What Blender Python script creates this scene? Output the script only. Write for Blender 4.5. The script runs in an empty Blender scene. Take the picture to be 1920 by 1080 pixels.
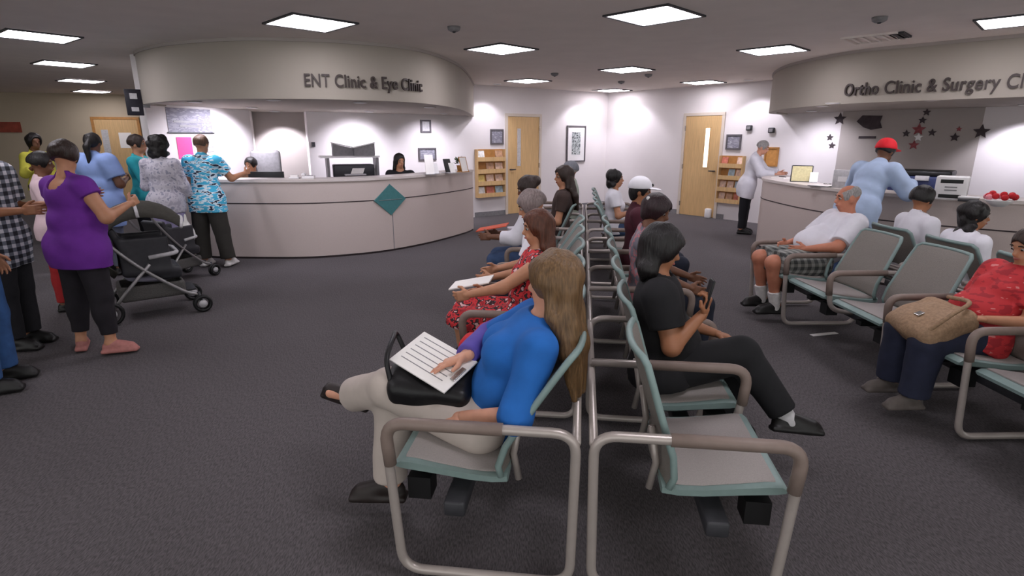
import bpy, math, random
import numpy as np
from mathutils import Vector, Matrix
random.seed(7)
scn = bpy.context.scene
COL = scn.collection

# ------------------------------------------------------------------ camera
F_PX, PITCH, EYE = 1050.0, math.radians(15.0), 1.65
cam_d = bpy.data.cameras.new('camera'); cam = bpy.data.objects.new('camera', cam_d)
COL.objects.link(cam); scn.camera = cam
cam.location = (0, 0, EYE); cam.rotation_euler = (math.radians(90) - PITCH, 0, 0)
cam_d.sensor_width = 36.0; cam_d.lens = F_PX / 1920 * 36.0
cam_d.clip_start = 0.05; cam_d.clip_end = 100

# ------------------------------------------------------------------ world, exposure
w = bpy.data.worlds.new('world'); scn.world = w; w.use_nodes = True
w.node_tree.nodes['Background'].inputs[0].default_value = (0.60, 0.605, 0.60, 1)
w.node_tree.nodes['Background'].inputs[1].default_value = 2.1
scn.view_settings.view_transform = 'Standard'; scn.view_settings.look = 'None'
scn.view_settings.gamma = 1; scn.view_settings.use_curve_mapping = False
scn.view_settings.exposure = 0.0
PANEL_W = 17.0      # strength of the ceiling light diffusers
WASH_W = 50.0       # watts of the recessed wall washers
CEIL = 2.70

def P(px, py, Y):                      # point on the line of sight of a measured spot, at distance Y
    c, s = math.cos(PITCH), math.sin(PITCH)
    cx, cy = (px - 960) / F_PX, -(py - 540) / F_PX
    r = np.array([cx, c + cy * s, -s + cy * c]); t = Y / r[1]
    return np.array([r[0] * t, Y, EYE + r[2] * t])
def G(px, py, z=0.0):                  # point at height z
    c, s = math.cos(PITCH), math.sin(PITCH)
    cx, cy = (px - 960) / F_PX, -(py - 540) / F_PX
    r = np.array([cx, c + cy * s, -s + cy * c]); t = (z - EYE) / r[2]
    return np.array([r[0] * t, r[1] * t, z])

# ------------------------------------------------------------------ materials
def new_mat(name):
    m = bpy.data.materials.new(name); m.use_nodes = True
    return m, m.node_tree.nodes, m.node_tree.links, m.node_tree.nodes['Principled BSDF']
def srgb(r, g, b):
    f = lambda c: (c / 255 / 12.92) if c / 255 <= .04045 else ((c / 255 + .055) / 1.055) ** 2.4
    return (f(r), f(g), f(b), 1)
def mat(name, rgb, rough=.6, metal=0, noise=.12, scale=30, bump=.0, sub=0, stretch=None, spec=.4):
    m, n, l, b = new_mat(name); c = srgb(*rgb)
    tc = n.new('ShaderNodeTexCoord'); tex = n.new('ShaderNodeTexNoise'); tex.inputs['Scale'].default_value = scale
    tex.inputs['Detail'].default_value = 3
    if stretch:
        mp = n.new('ShaderNodeMapping'); mp.inputs['Scale'].default_value = stretch
        l.new(tc.outputs['Object'], mp.inputs[0]); l.new(mp.outputs[0], tex.inputs['Vector'])
    else: l.new(tc.outputs['Object'], tex.inputs['Vector'])
    rp = n.new('ShaderNodeValToRGB'); l.new(tex.outputs['Fac'], rp.inputs[0])
    rp.color_ramp.elements[0].position = .3; rp.color_ramp.elements[1].position = .7
    rp.color_ramp.elements[0].color = (c[0] * (1 - noise), c[1] * (1 - noise), c[2] * (1 - noise), 1)
    rp.color_ramp.elements[1].color = (min(1, c[0] * (1 + noise)), min(1, c[1] * (1 + noise)), min(1, c[2] * (1 + noise)), 1)
    l.new(rp.outputs[0], b.inputs['Base Color'])
    b.inputs['Roughness'].default_value = rough; b.inputs['Metallic'].default_value = metal
    b.inputs['Specular IOR Level'].default_value = spec
    if sub:
        b.inputs['Subsurface Weight'].default_value = sub; b.inputs['Subsurface Radius'].default_value = (.012, .005, .003)
        b.inputs['Subsurface Scale'].default_value = 1
    if bump:
        bp = n.new('ShaderNodeBump'); bp.inputs['Strength'].default_value = bump; bp.inputs['Distance'].default_value = .01
        l.new(tex.outputs['Fac'], bp.inputs['Height']); l.new(bp.outputs[0], b.inputs['Normal'])
    return m
def emit(name, rgb, s):
    m, n, l, b = new_mat(name); c = srgb(*rgb)
    b.inputs['Base Color'].default_value = c; b.inputs['Emission Color'].default_value = c
    b.inputs['Emission Strength'].default_value = s
    return m
def pattern(name, cols, scale, kind='voronoi', stretch=(1, 1, 1), rough=.8, pos=None):
    m, n, l, b = new_mat(name)
    tc = n.new('ShaderNodeTexCoord'); mp = n.new('ShaderNodeMapping'); mp.inputs['Scale'].default_value = stretch
    l.new(tc.outputs['Object'], mp.inputs[0])
    if kind == 'voronoi':
        t = n.new('ShaderNodeTexVoronoi'); out = t.outputs['Color']
    elif kind == 'noise':
        t = n.new('ShaderNodeTexNoise'); out = t.outputs['Fac']
    t.inputs['Scale'].default_value = scale; l.new(mp.outputs[0], t.inputs['Vector'])
    rp = n.new('ShaderNodeValToRGB'); rp.color_ramp.interpolation = 'CONSTANT'
    e = rp.color_ramp.elements
    while len(e) < len(cols): e.new(.5)
    for i, c in enumerate(cols):
        e[i].position = (pos[i] if pos else i / len(cols)); e[i].color = srgb(*c)
    l.new(out, rp.inputs[0]); l.new(rp.outputs[0], b.inputs['Base Color']); b.inputs['Roughness'].default_value = rough
    return m
def plaid(name, c1, c2, c3):
    m, n, l, b = new_mat(name)
    tc = n.new('ShaderNodeTexCoord'); sx = n.new('ShaderNodeSeparateXYZ'); l.new(tc.outputs['Object'], sx.inputs[0])
    outs = []
    xy = n.new('ShaderNodeMath'); xy.operation = 'ADD'; l.new(sx.outputs[0], xy.inputs[0]); l.new(sx.outputs[1], xy.inputs[1])
    for ax in (0, 2):
        mu = n.new('ShaderNodeMath'); mu.operation = 'MULTIPLY'; mu.inputs[1].default_value = (85, 0, 105)[ax]; l.new(xy.outputs[0] if ax == 0 else sx.outputs[2], mu.inputs[0])
        si = n.new('ShaderNodeMath'); si.operation = 'SINE'; l.new(mu.outputs[0], si.inputs[0])
        gt = n.new('ShaderNodeMath'); gt.operation = 'GREATER_THAN'; gt.inputs[1].default_value = 0.1; l.new(si.outputs[0], gt.inputs[0]); outs.append(gt)
    ad = n.new('ShaderNodeMath'); ad.operation = 'ADD'; l.new(outs[0].outputs[0], ad.inputs[0]); l.new(outs[1].outputs[0], ad.inputs[1])
    dv = n.new('ShaderNodeMath'); dv.operation = 'DIVIDE'; dv.inputs[1].default_value = 2.2; l.new(ad.outputs[0], dv.inputs[0])
    rp = n.new('ShaderNodeValToRGB'); rp.color_ramp.interpolation = 'CONSTANT'; e = rp.color_ramp.elements; e.new(.5)
    for i, c in enumerate((c1, c2, c3)): e[i].position = (0, .35, .8)[i]; e[i].color = srgb(*c)
    l.new(dv.outputs[0], rp.inputs[0]); l.new(rp.outputs[0], b.inputs['Base Color']); b.inputs['Roughness'].default_value = .85
    return m
M = {}
M['ceiling'] = mat('ceiling_tile', (226, 217, 210), .9, noise=.03, scale=3)
M['wall'] = mat('wall_paint', (222, 216, 216), .8, noise=.02, scale=2)
M['wall_tan'] = mat('wall_paint_tan', (188, 174, 152), .8, noise=.03, scale=2)
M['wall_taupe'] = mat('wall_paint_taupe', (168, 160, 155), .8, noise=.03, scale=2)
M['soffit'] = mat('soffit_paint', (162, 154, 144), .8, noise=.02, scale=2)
M['laminate'] = mat('desk_laminate', (196, 182, 176), .45, noise=.03, scale=120)
M['counter'] = mat('counter_top', (205, 195, 190), .35, noise=.03, scale=60)
M['groove'] = mat('dark_groove', (52, 42, 44), .6)
M['teal'] = mat('teal_laminate', (70, 122, 124), .4, noise=.06)
M['tube'] = mat('painted_steel_tube', (172, 162, 156), .32, .25, noise=.03, spec=.6)
M['pad'] = mat('armrest_pad', (128, 112, 104), .5, noise=.05)
M['seat_edge'] = mat('seat_edge_greygreen', (124, 144, 141), .45, noise=.04)
M['seat_top'] = mat('seat_upholstery', (148, 141, 138), .65, noise=.08, scale=220, bump=.15)
M['back_panel'] = mat('backrest_mesh_fabric', (128, 122, 116), .7, noise=.12, scale=200, bump=.2)
M['black'] = mat('black_plastic', (20, 20, 21), .45)
M['blackc'] = mat('black_cloth', (17, 17, 19), .85, noise=.2, bump=.1)
M['darkgrey'] = mat('dark_grey_plastic', (52, 52, 56), .5)
M['grey'] = mat('grey_plastic', (128, 126, 128), .5)
M['lightgrey'] = mat('light_grey_plastic', (190, 188, 190), .5)
M['white'] = mat('white_plastic', (232, 230, 230), .5, noise=.02)
M['paper'] = mat('white_paper', (238, 234, 230), .8, noise=.02)
M['wood'] = mat('maple_veneer', (208, 172, 122), .45, noise=.1, scale=6, stretch=(8, 8, .6))
M['woodframe'] = mat('wood_frame', (176, 124, 66), .5, noise=.15, scale=10)
M['doorframe'] = mat('door_frame_paint', (208, 196, 184), .5, noise=.02)
M['glass'] = mat('window_glass', (200, 205, 215), .08, noise=.02); 
M['frame'] = mat('picture_frame', (92, 88, 92), .4)
M['pink'] = mat('pink_sheet', (242, 82, 150), .7, noise=.02)
M['poster'] = pattern('poster_grey', [(150, 148, 158), (128, 126, 138), (165, 163, 172)], 9, 'noise', (1, 1, 3), pos=[0, .45, .6])
M['photo'] = pattern('picture_print', [(90, 96, 98), (150, 156, 156), (190, 196, 196), (60, 66, 66)], 14, 'noise', pos=[0, .42, .52, .62])
M['gold'] = mat('pale_yellow_card', (206, 196, 150), .7)
M['red'] = mat('red_cloth', (196, 36, 44), .75, noise=.12)
M['navy'] = mat('navy_plastic', (40, 50, 92), .5)
M['chrome'] = mat('brushed_metal', (190, 188, 186), .25, .9, noise=.04)
M['leaf'] = mat('leaf_green', (70, 82, 52), .6, noise=.3)
M['letters'] = mat('dark_brown_letters', (62, 52, 50), .5)
M['signblack'] = mat('black_sign', (30, 28, 38), .5)
M['orange'] = mat('orange_wood', (196, 140, 76), .6)
M['diffuser'] = emit('lamp_diffuser', (248, 243, 252), PANEL_W)
M['can'] = emit('downlight_lens', (255, 248, 240), 8)
def skin(rgb): return mat('skin', rgb, .5, noise=.06, scale=25, sub=.08)
def cloth(name, rgb, noise=.1): return mat(name, rgb, .85, noise=noise, scale=14, bump=.25)
def hairm(name, rgb): return mat(name, rgb, .45, noise=.35, scale=40, bump=.6, stretch=(3, 3, .35))
# carpet
m, n, l, b = new_mat('carpet_dark_grey'); M['carpet'] = m
tc = n.new('ShaderNodeTexCoord'); t1 = n.new('ShaderNodeTexNoise'); t1.inputs['Scale'].default_value = 170; t1.inputs['Detail'].default_value = 2
t2 = n.new('ShaderNodeTexNoise'); t2.inputs['Scale'].default_value = .8
mp = n.new('ShaderNodeMapping'); mp.inputs['Rotation'].default_value = (0, 0, math.radians(45)); mp.inputs['Scale'].default_value = (1, .25, 1)
l.new(tc.outputs['Object'], mp.inputs[0]); l.new(mp.outputs[0], t1.inputs['Vector']); l.new(tc.outputs['Object'], t2.inputs['Vector'])
r1 = n.new('ShaderNodeValToRGB'); r1.color_ramp.elements[0].position = .35; r1.color_ramp.elements[1].position = .65
r1.color_ramp.elements[0].color = srgb(78, 74, 76); r1.color_ramp.elements[1].color = srgb(106, 101, 103)
l.new(t1.outputs['Fac'], r1.inputs[0])
mx = n.new('ShaderNodeMixRGB'); mx.blend_type = 'MULTIPLY'; mx.inputs[0].default_value = .25
l.new(r1.outputs[0], mx.inputs[1]); l.new(t2.outputs['Fac'], mx.inputs[2]); l.new(mx.outputs[0], b.inputs['Base Color'])
b.inputs['Roughness'].default_value = .95; b.inputs['Specular IOR Level'].default_value = .15
bp = n.new('ShaderNodeBump'); bp.inputs['Strength'].default_value = .5; bp.inputs['Distance'].default_value = .004
l.new(t1.outputs['Fac'], bp.inputs['Height']); l.new(bp.outputs[0], b.inputs['Normal'])

# ------------------------------------------------------------------ object helpers
def link(name, v, f, m, parent=None, smooth=True, off=None, angle=None):
    me = bpy.data.meshes.new(name)
    v = np.asarray(v, dtype=float)
    if off is not None: v = v - np.asarray(off)
    me.from_pydata([tuple(p) for p in v], [], [tuple(int(i) for i in q) for q in f]); me.update()
    me.materials.append(m)
    if smooth:
        me.polygons.foreach_set('use_smooth', [True] * len(me.polygons))
        if angle: me.set_sharp_from_angle(angle=math.radians(angle))
    o = bpy.data.objects.new(name, me); COL.objects.link(o)
    if parent is not None: o.parent = parent
    return o
def fastlink(name, V, Q, m, parent, off):
    me = bpy.data.meshes.new(name)
    V = (V - np.asarray(off)).astype(np.float32)
    me.vertices.add(len(V)); me.vertices.foreach_set('co', V.ravel())
    me.loops.add(Q.size); me.loops.foreach_set('vertex_index', Q.ravel().astype(np.int32))
    me.polygons.add(len(Q)); me.polygons.foreach_set('loop_start', np.arange(0, Q.size, 4, dtype=np.int32))
    me.polygons.foreach_set('loop_total', np.full(len(Q), 4, dtype=np.int32))
    me.polygons.foreach_set('use_smooth', np.ones(len(Q), dtype=bool))
    me.update(calc_edges=True); me.validate()
    me.materials.append(m)
    o = bpy.data.objects.new(name, me); COL.objects.link(o); o.parent = parent
    return o
def tag(o, label=None, cat=None, group=None, kind=None):
    if label: o['label'] = label
    if cat: o['category'] = cat
    if group: o['group'] = group
    if kind: o['kind'] = kind
    return o
def thing(name, label, cat, loc=(0, 0, 0), rz=0, group=None):
    o = bpy.data.objects.new(name, None); COL.objects.link(o); o.empty_display_size = .1
    o.location = loc; o.rotation_euler = (0, 0, rz)
    return tag(o, label, cat, group)
def copy_tree(o, parent=None):
    c = o.copy(); COL.objects.link(c); c.parent = parent
    for ch in [x for x in CH if x.parent == o]: copy_tree(ch, c)
    return c
def join(*ms):
    V = []; Fc = []
    for v, f in ms:
        k = len(V); V += [tuple(p) for p in v]; Fc += [tuple(i + k for i in q) for q in f]
    return V, Fc
def box(x0, x1, y0, y1, z0, z1, bev=0.0):
    if bev <= 0:
        v = [(x, y, z) for x in (x0, x1) for y in (y0, y1) for z in (z0, z1)]
        return v, [(0, 1, 3, 2), (4, 6, 7, 5), (0, 4, 5, 1), (2, 3, 7, 6), (0, 2, 6, 4), (1, 5, 7, 3)]
    # rounded box by three nested rings
    b = bev; ring = lambda x0, x1, y0, y1, z, r: [(x, y, z) for cx, cy, a0 in ((x1 - r, y1 - r, 0), (x0 + r, y1 - r, 90), (x0 + r, y0 + r, 180), (x1 - r, y0 + r, 270))
        for a in (0, 45, 90) for x, y in [(cx + r * math.cos(math.radians(a0 + a)), cy + r * math.sin(math.radians(a0 + a)))]]
    k = b * .3
    rings = [ring(x0 + b, x1 - b, y0 + b, y1 - b, z0, b * .5), ring(x0 + k, x1 - k, y0 + k, y1 - k, z0 + k, b), ring(x0, x1, y0, y1, z0 + b, b),
             ring(x0, x1, y0, y1, z1 - b, b), ring(x0 + k, x1 - k, y0 + k, y1 - k, z1 - k, b), ring(x0 + b, x1 - b, y0 + b, y1 - b, z1, b * .5)]
    v = [p for r in rings for p in r]; n_ = 12; f = []
    for i in range(5):
        for j in range(n_): f.append((i * n_ + j, i * n_ + (j + 1) % n_, (i + 1) * n_ + (j + 1) % n_, (i + 1) * n_ + j))
    f.append(tuple(reversed(range(n_)))); f.append(tuple(range(5 * n_, 6 * n_)))
    return v, f
def tube(pts, r, n_=12, closed=False, caps=True):
    pts = [Vector(p) for p in pts]; N = len(pts); v = []; f = []
    rs = r if hasattr(r, '__len__') else [r] * N
    prev = None
    for i, p in enumerate(pts):
        a = pts[(i - 1) % N] if (closed or i > 0) else p; c = pts[(i + 1) % N] if (closed or i < N - 1) else p
        t = (c - a).normalized()
        if prev is None:
            u = t.cross(Vector((0, 0, 1)))
            if u.length < .1: u = t.cross(Vector((0, 1, 0)))
        else: u = prev - t * prev.dot(t)
        u.normalize(); prev = u; w_ = t.cross(u)
        for k in range(n_):
            a_ = 2 * math.pi * k / n_; v.append(p + (u * math.cos(a_) + w_ * math.sin(a_)) * rs[i])
    for i in range(N if closed else N - 1):
        j = (i + 1) % N
        for k in range(n_): f.append((i * n_ + k, i * n_ + (k + 1) % n_, j * n_ + (k + 1) % n_, j * n_ + k))
    if caps and not closed: f.append(tuple(reversed(range(n_)))); f.append(tuple(range((N - 1) * n_, N * n_)))
    return v, f
def fillet(pts, r, seg=6, closed=False):
    out = []; N = len(pts); pts = [Vector(p) for p in pts]
    for i in range(N):
        if not closed and i in (0, N - 1): out.append(pts[i]); continue
        p = pts[i]; a = (pts[i - 1] - p); c = (pts[(i + 1) % N] - p)
        rr = min(r, a.length * .49, c.length * .49); A = p + a.normalized() * rr; C = p + c.normalized() * rr
        for k in range(seg + 1):
            t = k / seg; out.append(A * (1 - t) ** 2 + p * 2 * t * (1 - t) + C * t * t)
    return out
def lathe(prof, c=(0, 0, 0), n_=20):
    v = []; f = []
    for r, z in prof:
        for k in range(n_): a = 2 * math.pi * k / n_; v.append((c[0] + r * math.cos(a), c[1] + r * math.sin(a), c[2] + z))
    for i in range(len(prof) - 1):
        for k in range(n_): f.append((i * n_ + k, i * n_ + (k + 1) % n_, (i + 1) * n_ + (k + 1) % n_, (i + 1) * n_ + k))
    f.append(tuple(reversed(range(n_)))); f.append(tuple(range((len(prof) - 1) * n_, len(prof) * n_)))
    return v, f
def prism(poly, z0, z1):               # poly in xy, counter-clockwise
    n_ = len(poly); v = [(x, y, z0) for x, y in poly] + [(x, y, z1) for x, y in poly]
    return v, [tuple(reversed(range(n_))), tuple(range(n_, 2 * n_))] + [(i, (i + 1) % n_, n_ + (i + 1) % n_, n_ + i) for i in range(n_)]
def spline(pts, seg=10):
    pts = [np.array(p, float) for p in pts]; out = []
    ext = [2 * pts[0] - pts[1]] + pts + [2 * pts[-1] - pts[-2]]
    for i in range(1, len(ext) - 2):
        p0, p1, p2, p3 = ext[i - 1:i + 3]
        for k in range(seg):
            t = k / seg
            out.append(.5 * ((2 * p1) + (-p0 + p2) * t + (2 * p0 - 5 * p1 + 4 * p2 - p3) * t * t + (-p0 + 3 * p1 - 3 * p2 + p3) * t ** 3))
    out.append(pts[-1]); return out
def offset(path, d):                   # to the left of travel
    out = []
    for i, p in enumerate(path):
        a = path[max(0, i - 1)]; c = path[min(len(path) - 1, i + 1)]; t = (c - a); t = t / np.linalg.norm(t)
        out.append(p + np.array([-t[1], t[0]]) * d)
    return out
def strip(path, d0, d1, z0, z1):       # slab that follows a path
    A = offset(path, d0); B = offset(path, d1); N = len(path)
    v = [(p[0], p[1], z0) for p in A] + [(p[0], p[1], z1) for p in A] + [(p[0], p[1], z0) for p in B] + [(p[0], p[1], z1) for p in B]
    f = []
    for i in range(N - 1):
        f += [(i, i + 1, N + i + 1, N + i), (2 * N + i + 1, 2 * N + i, 3 * N + i, 3 * N + i + 1), (N + i, N + i + 1, 3 * N + i + 1, 3 * N + i), (i + 1, i, 2 * N + i, 2 * N + i + 1)]
    f += [(0, N, 3 * N, 2 * N), (N - 1, 3 * N - 1, 4 * N - 1, 2 * N - 1)]
    return v, f
def wallseg(a, b_, z0, z1, th=.12):    # wall between two plan points, thickness behind the face (to the left of a->b)
    return strip([np.array(a, float), np.array(b_, float)], 0, th, z0, z1)

# ------------------------------------------------------------------ the setting
A = np.array([-.80, 12.05]); C = np.array([2.33, 14.30]); D = np.array([4.31, 11.90])
dL = (C - A) / np.linalg.norm(C - A); dR = (D - C) / np.linalg.norm(D - C)
nL = np.array([dL[1], -dL[0]]); nR = np.array([-abs(dR[1]), -abs(dR[0])])     # towards the room
LW0 = A - dL * 3.38                  # left wall's end behind the desk
RW1 = D + dR * 6.0
sp = [tag(link('floor', *box(-17, 12, -1.6, 19, -.06, 0), M['carpet'], smooth=False), kind='structure'),
      tag(link('ceiling', *box(-17, 12, -1.6, 19, CEIL, CEIL + .1), M['ceiling'], smooth=False), kind='structure')]
def struct(name, g, m, **k): return tag(link(name, *g, m, smooth=k.pop('smooth', False), **k), kind='structure')
struct('wall_back_left', wallseg(LW0, C, 0, CEIL), M['wall'])
struct('wall_back_right', wallseg(C, D + dR * 2.25, 0, CEIL), M['wall'])
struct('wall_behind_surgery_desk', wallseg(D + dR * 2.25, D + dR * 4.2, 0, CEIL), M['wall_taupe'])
struct('wall_right', wallseg(D + dR * 4.2, D + dR * 9, 0, CEIL), M['wall'])
PIER = np.array([-4.87, 7.80])
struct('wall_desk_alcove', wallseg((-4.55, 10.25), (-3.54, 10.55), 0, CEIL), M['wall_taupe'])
struct('wall_desk_side', strip([PIER + np.array([0, 0]), np.array([-4.30, 9.6]), np.array([-4.55, 10.25])], 0, .12, 0, CEIL), M['wall'])
struct('wall_corridor', wallseg((-8.0, 15.6), PIER + np.array([-.12, .10]), 0, CEIL, .10), M['wall'])
struct('wall_far', wallseg((-16.5, 12.6), (-7.6, 15.55), 0, CEIL), M['wall_tan'])
struct('wall_left', wallseg((-16.5, -1.6), (-16.5, 12.7), 0, CEIL), M['wall_tan'])
struct('baseboard_back_left', strip([A, C], -.012, 0, 0, .10), M['grey'])
struct('baseboard_back_right', strip([C, D + dR * .2], -.012, 0, 0, .10), M['grey'])

# soffits over the two desks
SOFF_L = spline([(-4.90, 8.3), (-4.80, 7.65), (-4.06, 6.97), (-3.27, 6.62), (-2.65, 6.55), (-1.89, 6.72), (-1.17, 7.29), (-.83, 8.51), (-.75, 10.0), (-.78, 12.02)], 10)
SOFF_R = spline([(5.05, 11.0), (4.49, 10.25), (4.08, 8.8), (4.25, 7.5), (4.81, 6.83), (5.34, 6.32), (6.3, 5.55), (7.6, 4.6)], 10)
SB = 2.07
def soffit(name, path, back):
    poly = [tuple(p) for p in path]
    face = strip(path, 0, .12, SB, CEIL)
    struct(name, face, M['soffit'], smooth=True, angle=40)
    # underside follows the face and runs back to the wall
    v = [(x, y, SB + .02) for x, y in poly] + [(x, y, SB + .02) for x, y in back]
    v2 = [(x, y, SB + .05) for x, y, _ in v]; n_ = len(v)
    struct(name + '_underside', (v + v2, [tuple(range(n_)), tuple(reversed(range(n_, 2 * n_)))]), M['soffit'])
    e = [p for p in offset(path, -.012)]
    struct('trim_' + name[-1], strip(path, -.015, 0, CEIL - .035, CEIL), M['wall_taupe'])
soffit('trim_1', SOFF_L, [(-3.5, 10.5), (-4.5, 10.2), (-4.4, 9.2)])
soffit('trim_2', SOFF_R, [(8.6, 6.8), (6.95, 8.7)])

# ------------------------------------------------------------------ ceiling lights
LPX = [(582, 42), (1227, 28), (940, 91), (1175, 130), (1450, 93), (990, 151), (1332, 157), (1150, 169), (70, 67), (120, 119), (152, 151), (172, 171), (1918, 36)]
FILL_L = [((-.75, 3.45), 'added unseen fill light just ahead of the camera, above the top edge'), ((2.95, 3.3), 'added unseen fill light above the right benches, over the top edge'), ((.75, 1.35), 'added unseen fill light directly over the nearest seats'), ((-2.95, 1.5), 'added unseen fill light over the left foreground carpet'), ((-4.3, 4.4), 'added unseen fill light over the purple topped woman')]  # unseen panels added out of frame to brighten the room, following the grid
LLAB = ['square ceiling light just in front of the curved left soffit', 'largest square ceiling light, top right of centre', 'square ceiling light between the left soffit and the centre of the ceiling',
        'square ceiling light in the middle of the ceiling, fourth nearest', 'square ceiling light nearest the curved right soffit', 'small ceiling light above the left wooden door',
        'small ceiling light above the right wooden door', 'furthest ceiling light, right at the room corner', 'left row ceiling light, nearest and longest of its four',
        'left row ceiling light, second nearest of its four', 'left row ceiling light, third nearest of its four', 'left row ceiling light, furthest, above the far tan wall', 'ceiling light cut by the top right edge, over the right desk']
R45 = math.radians(45)
proto = thing('ceiling_light', LLAB[0], 'ceiling light', (0, 0, CEIL), R45, 'square ceiling lights')
s_ = .30
fr = join(box(-s_ - .025, s_ + .025, -s_ - .025, -s_, -.015, 0), box(-s_ - .025, s_ + .025, s_, s_ + .025, -.015, 0), box(-s_ - .025, -s_, -s_, s_, -.015, 0), box(s_, s_ + .025, -s_, s_, -.015, 0))
CH = [link('frame', *fr, M['darkgrey'], proto, smooth=False), link('diffuser', *box(-s_, s_, -s_, s_, -.010, -.002), M['diffuser'], proto, smooth=False)]
for i, (x, y) in enumerate(LPX):
    o = proto if i == 0 else copy_tree(proto)
    p = G(x, y, CEIL); o.location = (p[0], p[1], CEIL - .002); o['label'] = LLAB[i]
    if i == 6: o.location = (3.72, 11.55, CEIL - .002)
    if i == 7: o.location = (2.28, 13.45, CEIL - .002)
    if 8 <= i <= 11: o.rotation_euler = (0, 0, math.radians(52))
for (x, y), lab in FILL_L:
    o = copy_tree(proto); o.location = (x, y, CEIL - .002); o.rotation_euler = (0, 0, R45); o['label'] = lab
def washer(pos, aim, watts, ang=95, label='', z=CEIL - .02, blend=.45, vis=True):
    ld = bpy.data.lights.new('wall_washer_lamp', 'SPOT'); ld.energy = watts; ld.spot_size = math.radians(ang); ld.spot_blend = blend
    ld.color = (.90, .87, 1.0); ld.shadow_soft_size = .05
    t = thing('downlight', label, 'downlight', (pos[0], pos[1], z), 0, 'recessed downlights')
    link('trim_ring', *lathe([(.055, 0), (.085, 0), (.085, -.008), (.055, -.012)], n_=20), M['white'], t)
    link('lens', *lathe([(.054, -.004), (.054, -.002)], n_=20), M['can'], t)
    o = bpy.data.objects.new('wall_washer_lamp', ld); COL.objects.link(o); o.parent = t; o.location = (0, 0, -.03)
    d = Vector((aim[0] - pos[0], aim[1] - pos[1], aim[2] - z)); o.rotation_euler = d.to_track_quat('-Z', 'Y').to_euler()
def wp(wall0, d, px, zz=1.5):          # point on a wall line under image column px
    k = (px - 960) / 1087.0
    t = (k * wall0[1] - wall0[0]) / (d[0] - k * d[1]); return wall0 + d * t
for px, base, d, nn, lab in ((905, A, dL, nL, 'recessed downlight washing the wall over the left magazine rack'), (1082, A, dL, nL, 'recessed downlight over the framed picture'),
                             (1192, C, dR, nR, 'recessed downlight just right of the room corner'), (1420, C, dR, nR, 'recessed downlight over the right magazine rack')):
    q = wp(base, d, px); p = q + nn * .55
    washer(p, (q[0], q[1], .9), WASH_W, 100, lab)
for px, base, d, nn, lab, wt in ((665, A, dL, nL, 'soffit downlight lighting the wall behind the left desk', 3.0), (800, A, dL, nL, 'soffit downlight nearest the right end of the left desk', 1.9), (1550, C, dR, nR, 'soffit downlight over the left half of the right desk', 1.5)):
    q = wp(base, d, px); p = q + nn * .75
    washer(p, (q[0], q[1], .9), WASH_W * wt, 115, lab, z=SB + .015, blend=.9)
washer((-4.0, 9.9), (-4.05, 10.4, .6), WASH_W * 3.0, 100, 'soffit downlight in the grey alcove behind the left desk', z=SB + .015)
washer((-3.85, 8.7), (-4.6, 8.7, .9), WASH_W * 2.5, 130, 'soffit downlight in front of the poster wall', z=SB + .015)
washer((6.9, 7.9), (7.3, 8.1, .5), WASH_W * 1.9, 115, 'soffit downlight over the right half of the right desk', z=SB + .015)

for px, Y, lab in ((375, 7.35, 'soffit downlight furthest left over the left desk'), (520, 7.0, 'soffit downlight second from left over the left desk'), (680, 7.5, 'soffit downlight over the middle of the left desk'), (808, 8.6, 'soffit downlight near the curved right end of the left soffit'),
                   (1533, 8.3, 'soffit downlight over the far half of the right desk'), (1552, 7.6, 'soffit downlight just above the yellow certificate'), (1735, 7.0, 'soffit downlight above the hanging star column')):
    X = (px - 960) / 1087 * Y; washer((X, Y), (X, Y + .7, .8), WASH_W * .55, 120, lab, z=SB + .015)

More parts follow.
